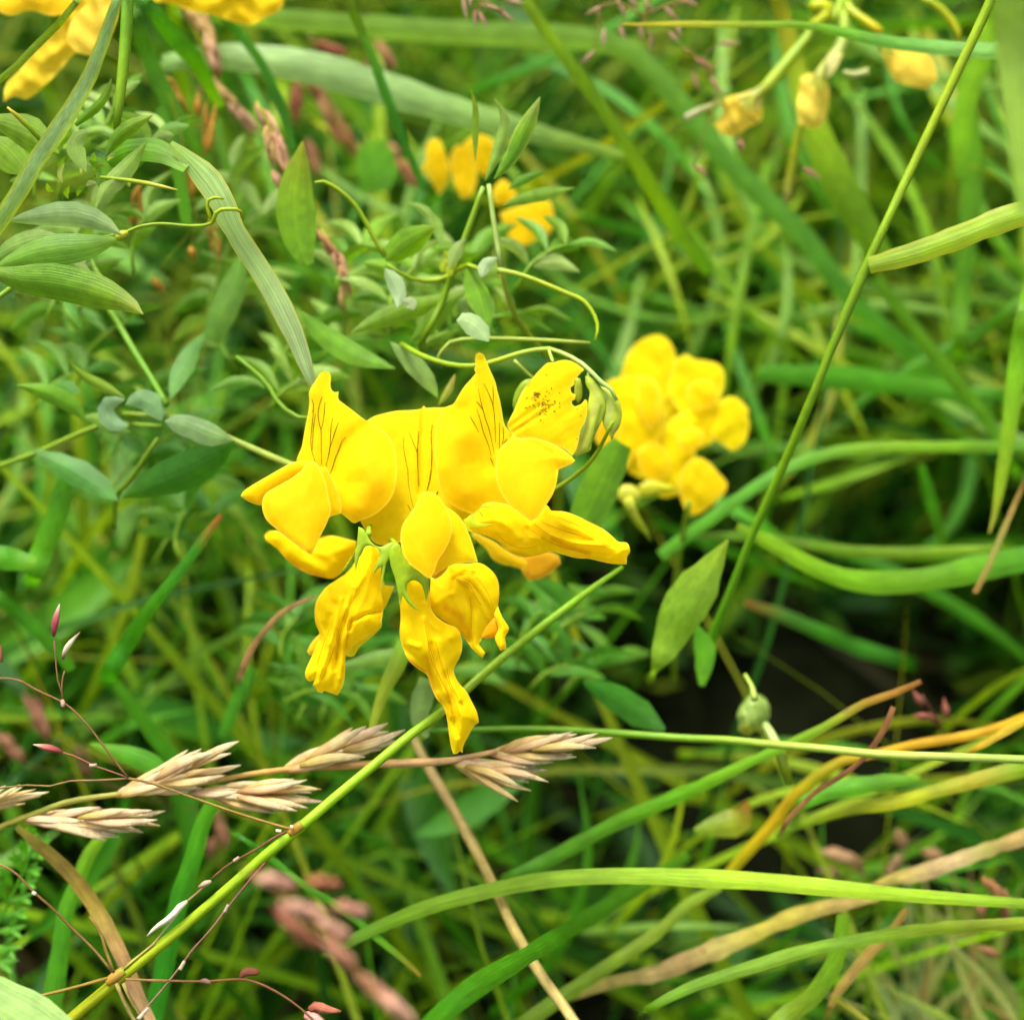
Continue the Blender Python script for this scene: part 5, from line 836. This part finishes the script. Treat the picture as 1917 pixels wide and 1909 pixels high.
def blobs(name, label, cat, lst, r, cols, d, m=M_DRY, stem=None, scol='7a7040', part='spikelet', group=None):
    e = empty(name, label, cat, P(lst[0][0], lst[0][1], d if not hasattr(d, '__len__') else d[0]))
    if stem:
        for s in (stem if isinstance(stem[0][0], tuple) else [stem]):
            tube('stem', path3(s, d), [2.4, 2.4, 2.2], scol, parent=e, sides=6)
    for i, (x, y, a, l) in enumerate(lst):
        dd = (d if not hasattr(d, '__len__') else d[0]) + random.uniform(-2, 2); co_ = random.choice(cols)
        if stem:
            al = np.vstack([catmull(np.array(s_, float), 30) for s_ in (stem if isinstance(stem[0][0], tuple) else [stem])])
            b_ = np.array((x - math.cos(a) * l * .45, y - math.sin(a) * l * .45)); b2 = np.array((x + math.cos(a) * l * .45, y + math.sin(a) * l * .45))
            n1 = al[np.argmin(np.linalg.norm(al - b_, axis=1))]; n2 = al[np.argmin(np.linalg.norm(al - b2, axis=1))]
            if np.linalg.norm(n2 - b2) < np.linalg.norm(n1 - b_): b_, n1, a = b2, n2, a + math.pi
            tube('branch', path3([tuple(n1), tuple((n1 + b_) / 2 + np.array((0, -3))), tuple(b_)], dd), [1.4, 1.2, 1.2], scol, parent=e, sides=5)
        if l < 52:
            dx, dy = math.cos(a) * l / 2, math.sin(a) * l / 2
            tube(part, path3([(x - dx, y - dy), (x, y), (x + dx, y + dy)], dd), np.array([.2, .7, 1, .75, .4, .05]) * r * .74, co_, m, e, sides=7); continue
        Vs, Fs, Cs = [], [], []
        for k in range(6):
            u = k / 5 - .35; sd_ = (-1 if k % 2 else 1); aa = a + sd_ * random.uniform(.12, .34); ll = l * random.uniform(.5, .7)
            x0, y0 = x + math.cos(a) * l * (u * .55 - .25), y + math.sin(a) * l * (u * .55 - .25)
            W = path3([(x0, y0), (x0 + math.cos(aa) * ll * .5, y0 + math.sin(aa) * ll * .5), (x0 + math.cos(aa - sd_ * .15) * ll, y0 + math.sin(aa - sd_ * .15) * ll)], dd + random.uniform(-.6, .6))
            v, fc, c, _ = tube('x', W, np.array([.3, .8, 1, .8, .45, .06]) * r * .5, co_, m, sides=6, bare=True)
            n0 = len(Vs); Vs += v; Fs += [tuple(q_ + n0 for q_ in g) for g in fc]; Cs += c
        link(part, Vs, Fs, Cs, m, e)
    return e
PK = ['b88c80 d0a898 e8ccb8', 'a87468 c49488 dcb8a8', 'a07c64 c09c84 d4b498']
blobs('pink_grass_panicle', 'small bunch of pink grass spikelets under the top edge in the middle', 'grass', [(870, 15, 1.4, 50), (890, 35, 1.5, 34), (905, 38, 1.1, 40), (920, 14, .3, 44), (945, 28, .7, 50), (965, 4, .2, 34), (880, 0, 1.5, 30)], 6, PK, 172, stem=[(890, -40), (895, -5), (940, 20)])
blobs('pink_grass_panicle', 'loose spray of pink grass spikelets above the bend of the long pale blade', 'grass', [(1112, 20, 2.7, 40), (1165, 18, 1.1, 44), (1185, 5, .7, 30), (1100, 108, 2.4, 40), (1130, 72, 1.6, 40), (1218, 80, 1.5, 40), (1200, 60, 1.4, 34), (1258, 28, .8, 46), (1270, 55, 1.2, 30), (1212, 8, 1.1, 36), (1290, 5, .3, 40), (1262, 70, .8, 30), (1165, 62, 1.2, 30)], 6, PK, 178,
      stem=[[(1230, -30), (1205, 30), (1215, 70)], [(1120, 20), (1150, 5), (1205, 30)], [(1205, 30), (1250, 10), (1290, 5)]])
blobs('pink_grass_panicle', 'faded brown pink spikelets left of the hanging faded flowers', 'grass', [(1365, 82, 0, 44), (1320, 120, .5, 44), (1303, 155, 1.3, 40), (1340, 160, 1, 40), (1312, 318, .5, 34), (1520, 325, .6, 44), (1388, 272, 1.2, 26)], 6.5, ['a07060 c09080 c89c88', 'b07068 c88c84'], 182, stem=[(1277, 90), (1310, 110), (1345, 165)])
blobs('red_sedge_head', 'three dark reddish seeds on the black hollow, lower right', 'seed head', [(1718, 1306, 1.0, 40), (1725, 1340, .1, 36), (1770, 1325, 1.4, 42), (1745, 1342, .6, 30)], 11, ['784038 a06058 804838'], 178, stem=[(1725, 1300), (1750, 1340), (1780, 1400)], scol='4a3020')
blobs('brown_seed_head', 'blurred pinkish brown seeds between the yellow blade and the arching blade', 'seed head', [(1580, 1605, .4, 60), (1605, 1620, .9, 50), (1675, 1620, 2.2, 56), (1550, 1632, .2, 50), (1688, 1575, 1.2, 50), (1750, 1600, .3, 50)], 19, ['a08060 b89478', 'a87c60 b89878'], 200, stem=[(1560, 1680), (1600, 1620), (1690, 1560)])
blobs('brown_seed_head', 'pinkish dried florets at the far lower right edge under the pale blade', 'seed head', [(1858, 1660, .8, 60), (1880, 1700, 1.5, 60), (1838, 1705, 1.5, 40), (1850, 1780, .4, 50)], 14, ['a07048 b88868', '986040 b08868'], 182, stem=[(1840, 1640), (1870, 1690), (1890, 1760)])
blobs('red_flowering_grass', 'out of focus reddish flowering grass hanging at the bottom, left of the straw', 'grass', [(505, 1648, .2, 70), (560, 1700, .35, 90), (620, 1735, .5, 70), (565, 1745, .7, 110), (640, 1790, .8, 90), (695, 1845, .75, 110), (735, 1880, .7, 80), (650, 1700, .3, 60), (600, 1650, .3, 60)], 19, ['a06850 b07c68 b88080', 'b88478 d0a498 b07870', '905840 a86c58', 'a87048 c08c80 b47890'], 106, stem=[(450, 1620), (580, 1720), (760, 1930)], scol='8a7a40')
blobs('red_flowering_grass', 'soft brown red grass spikelets in the shade left of the diagonal stem', 'grass', [(415, 1560, 1.4, 70), (395, 1590, 1.7, 50), (25, 1405, .9, 70), (75, 1350, 1.2, 90), (160, 1430, 1.2, 60)], 17, ['8c5c44 a87864 986858', '946450 a87c64'], 205, stem=[(430, 1500), (410, 1580), (420, 1680)], scol='6a6a30')
PB = ['b88070 d8b098 d0a880', 'a87860 d0a488 d0ac70', 'a88050 ccac78 c4a470', 'a87050 c09468']
blobs('brown_flowering_grass', 'line of pinkish brown spikelets slanting down from the golden petals, upper left', 'grass', [(352, 25, 1.0, 70), (388, 60, 1.2, 90), (400, 110, 1.3, 80), (375, 145, 1.1, 60), (420, 180, .8, 90), (450, 215, .8, 80)], 15, PB, 186, stem=[(330, -10), (400, 130), (490, 300)], scol='98a048')
blobs('brown_flowering_grass', 'plump tan spikelet cluster left of the yellowish pointed leaf', 'grass', [(495, 225, 1.1, 80), (512, 250, 1.2, 90), (525, 285, 1.3, 90), (505, 265, 1.4, 70), (520, 340, 1.2, 50)], 14, PB, 172, stem=[(480, 190), (515, 260), (535, 340)], scol='98a048')
blobs('brown_flowering_grass', 'small tan spikelets beside the long tendril left of the pale stipule', 'grass', [(618, 465, 1.0, 60), (635, 490, 1.2, 70), (645, 520, 1.3, 60), (640, 560, 1.4, 50)], 11, PB, 172, stem=[(600, 430), (635, 500), (650, 600)], scol='88a048')
blobs('brown_flowering_grass', 'dull red brown spikelets behind the dark blade, upper left of centre', 'grass', [(610, 90, .4, 70), (555, 180, 1.7, 70), (590, 170, 1.2, 60), (625, 230, 1.1, 120), (650, 270, 1.0, 90), (585, 290, 1.3, 70), (700, 130, 1.2, 60), (720, 100, 1.1, 60), (760, 320, 1.0, 60), (740, 290, 1.1, 50)], 16, ['884834 985c44', '985c3c b07c5c', 'a87454 b88c6c'], 212, stem=[(580, 60), (620, 200), (680, 330)], scol='70803a')
blobs('brown_flowering_grass', 'orange spikelets above the bent grass leaf at upper left', 'grass', [(322, 165, 1.0, 80), (330, 185, 1.1, 60), (388, 250, 1.7, 90), (370, 195, 1.6, 50), (258, 385, 1.7, 90), (350, 340, 1.3, 80), (400, 440, 1.4, 70), (360, 475, 1.3, 30), (298, 535, .8, 40)], 12, ['c89838 b08430', 'a88840 b87c50', 'a0a030 b08040'], 178, stem=[(300, 120), (340, 260), (370, 420)], scol='88a038')

# ferny leaf, lower left corner
fe = empty('feathery_leaf', 'finely divided feathery green leaf at the left edge near the bottom', 'leaf', P(-20, 1740, 172))
tube('leaf_axis', path3([(-60, 1820), (-10, 1740), (40, 1640), (70, 1560)], [174, 170], 's'), [3, 3, 3, 2], '5c9c38', parent=fe)
for i in range(9):
    t = i / 8; x, y = -40 + 105 * t, 1800 - 225 * t
    for sg in (-1, 1):
        a = -1.1 + sg * .95 + random.uniform(-.2, .2); l = 75 * (1 - .6 * t)
        mx_, my_ = x + l * math.cos(a), y + l * math.sin(a)
        leaf('leaflet', [(x, y), ((x + mx_) / 2, (y + my_) / 2 + 3), (mx_, my_)], [172, 170], 14, '60a040 6cac50 74b058', fe)
        for s2 in (-1, 1):
            b = a + s2 * .8; xx, yy = x + l * .5 * math.cos(a), y + l * .5 * math.sin(a)
            leaf('leaflet', [(xx, yy), (xx + l * .25 * math.cos(b), yy + l * .25 * math.sin(b)), (xx + l * .45 * math.cos(b), yy + l * .45 * math.sin(b))], [171, 170], 10, '60a040 6cac50', fe)

# pale hazy tuft in the bottom right corner
tf = empty('pale_grass_tuft', 'hazy tuft of pale fine grass filling the bottom right corner', 'grass', P(1800, 1960, 150))
for k in range(34):
    x0 = random.uniform(1640, 1990); a = random.gauss(-1.75, .45); L = random.uniform(160, 360); dq = random.uniform(196, 225)
    ribbon('blade', path3([(x0, 1960), (x0 + L * .5 * math.cos(a), 1960 + L * .5 * math.sin(a)), (x0 + L * math.cos(a + random.gauss(0, .25)), 1960 + L * math.sin(a))], [dq, dq - 3], 's'), [8, random.uniform(8, 18), 2], random.choice(['a8b888 b8c498', 'a09870 b8a888', '8cac60 a8c080', '98b890 b8ccb0', 'a0b8a0 b4c8b8']), parent=tf)
def strays(n, box, dlo, dhi, pal, wlo, whi, amean, asd, Lr=(250, 600)):
    """fine blades one by one between the big ones and the undergrowth: kept as one mass, nobody could count them"""
    VV, FF, CC, UU = [], [], [], []
    for k in range(n):
        x = random.uniform(box[0], box[2]); y = random.uniform(box[1], box[3]); a = random.gauss(amean, asd); L = random.uniform(*Lr); bend = random.gauss(0, .5); d0 = random.uniform(dlo, dhi)
        pts = [(x + L * u * math.cos(a + bend * u), y + L * u * math.sin(a + bend * u)) for u in (0, .35, .7, 1)]
        if any(1340 < p_[0] < 1840 and 1110 < p_[1] < 1340 for p_ in pts): continue
        yield pts, d0, random.choice(pal), random.uniform(wlo, whi)
import itertools
def mass(name, label, gens):
    Vs, Fs, Cs, Us = [], [], [], []
    for pts, d0, col, wd_ in gens:
        o = ribbon('x', path3(pts, [d0 + 18, d0 + 8, d0 + 10], 's'), [wd_ * .7, wd_ * 1.25, wd_ * 1.1, 2], col, step=.004, na=3, roll=random.uniform(-50, 50), fold=.4)
        me = o.data; n0 = len(Vs); b = WLOC[o]
        Vs += [tuple(np.array(v.co) + b) for v in me.vertices]; Fs += [tuple(i + n0 for i in p_.vertices) for p_ in me.polygons]
        Cs += [tuple(c.color)[:3] for c in me.color_attributes['Col'].data]
        uv = me.uv_layers[0].data; um = {}
        for l_ in me.loops: um[l_.vertex_index] = tuple(uv[l_.index].uv)
        Us += [um[i] for i in range(len(me.vertices))]
        WLOC.pop(o); bpy.data.objects.remove(o); bpy.data.meshes.remove(me)
    o = link(name, Vs, Fs, np.array(Cs), M_BLADE, UV=np.array(Us)); tag(o, label, 'grass', kind='stuff')
GP = ['7cac28 88b430', '68a024 78ac30', '5c9838 68a448', '90b438 a0bc48', '84b068 90bc78', '549428 60a030', 'a0b040 98a848']
mass('fine_grass', 'fine green grass leaves crossing one another around the flower stalks', itertools.chain(
    strays(40, (1150, 0, 1950, 560), 205, 232, GP, 10, 22, 1.1, .5), strays(34, (1150, 500, 1950, 1100), 205, 235, GP[:6], 10, 24, .1, .5),
    strays(40, (0, 1000, 700, 1800), 200, 230, GP[:6], 10, 22, -1.0, .5), strays(46, (900, 1350, 1950, 1900), 185, 225, GP, 9, 20, -.4, .35),
    strays(26, (250, 0, 1100, 500), 205, 232, GP, 10, 20, 1.1, .6), strays(30, (0, 500, 500, 1100), 205, 232, GP[:6], 10, 20, 1.3, .7)))
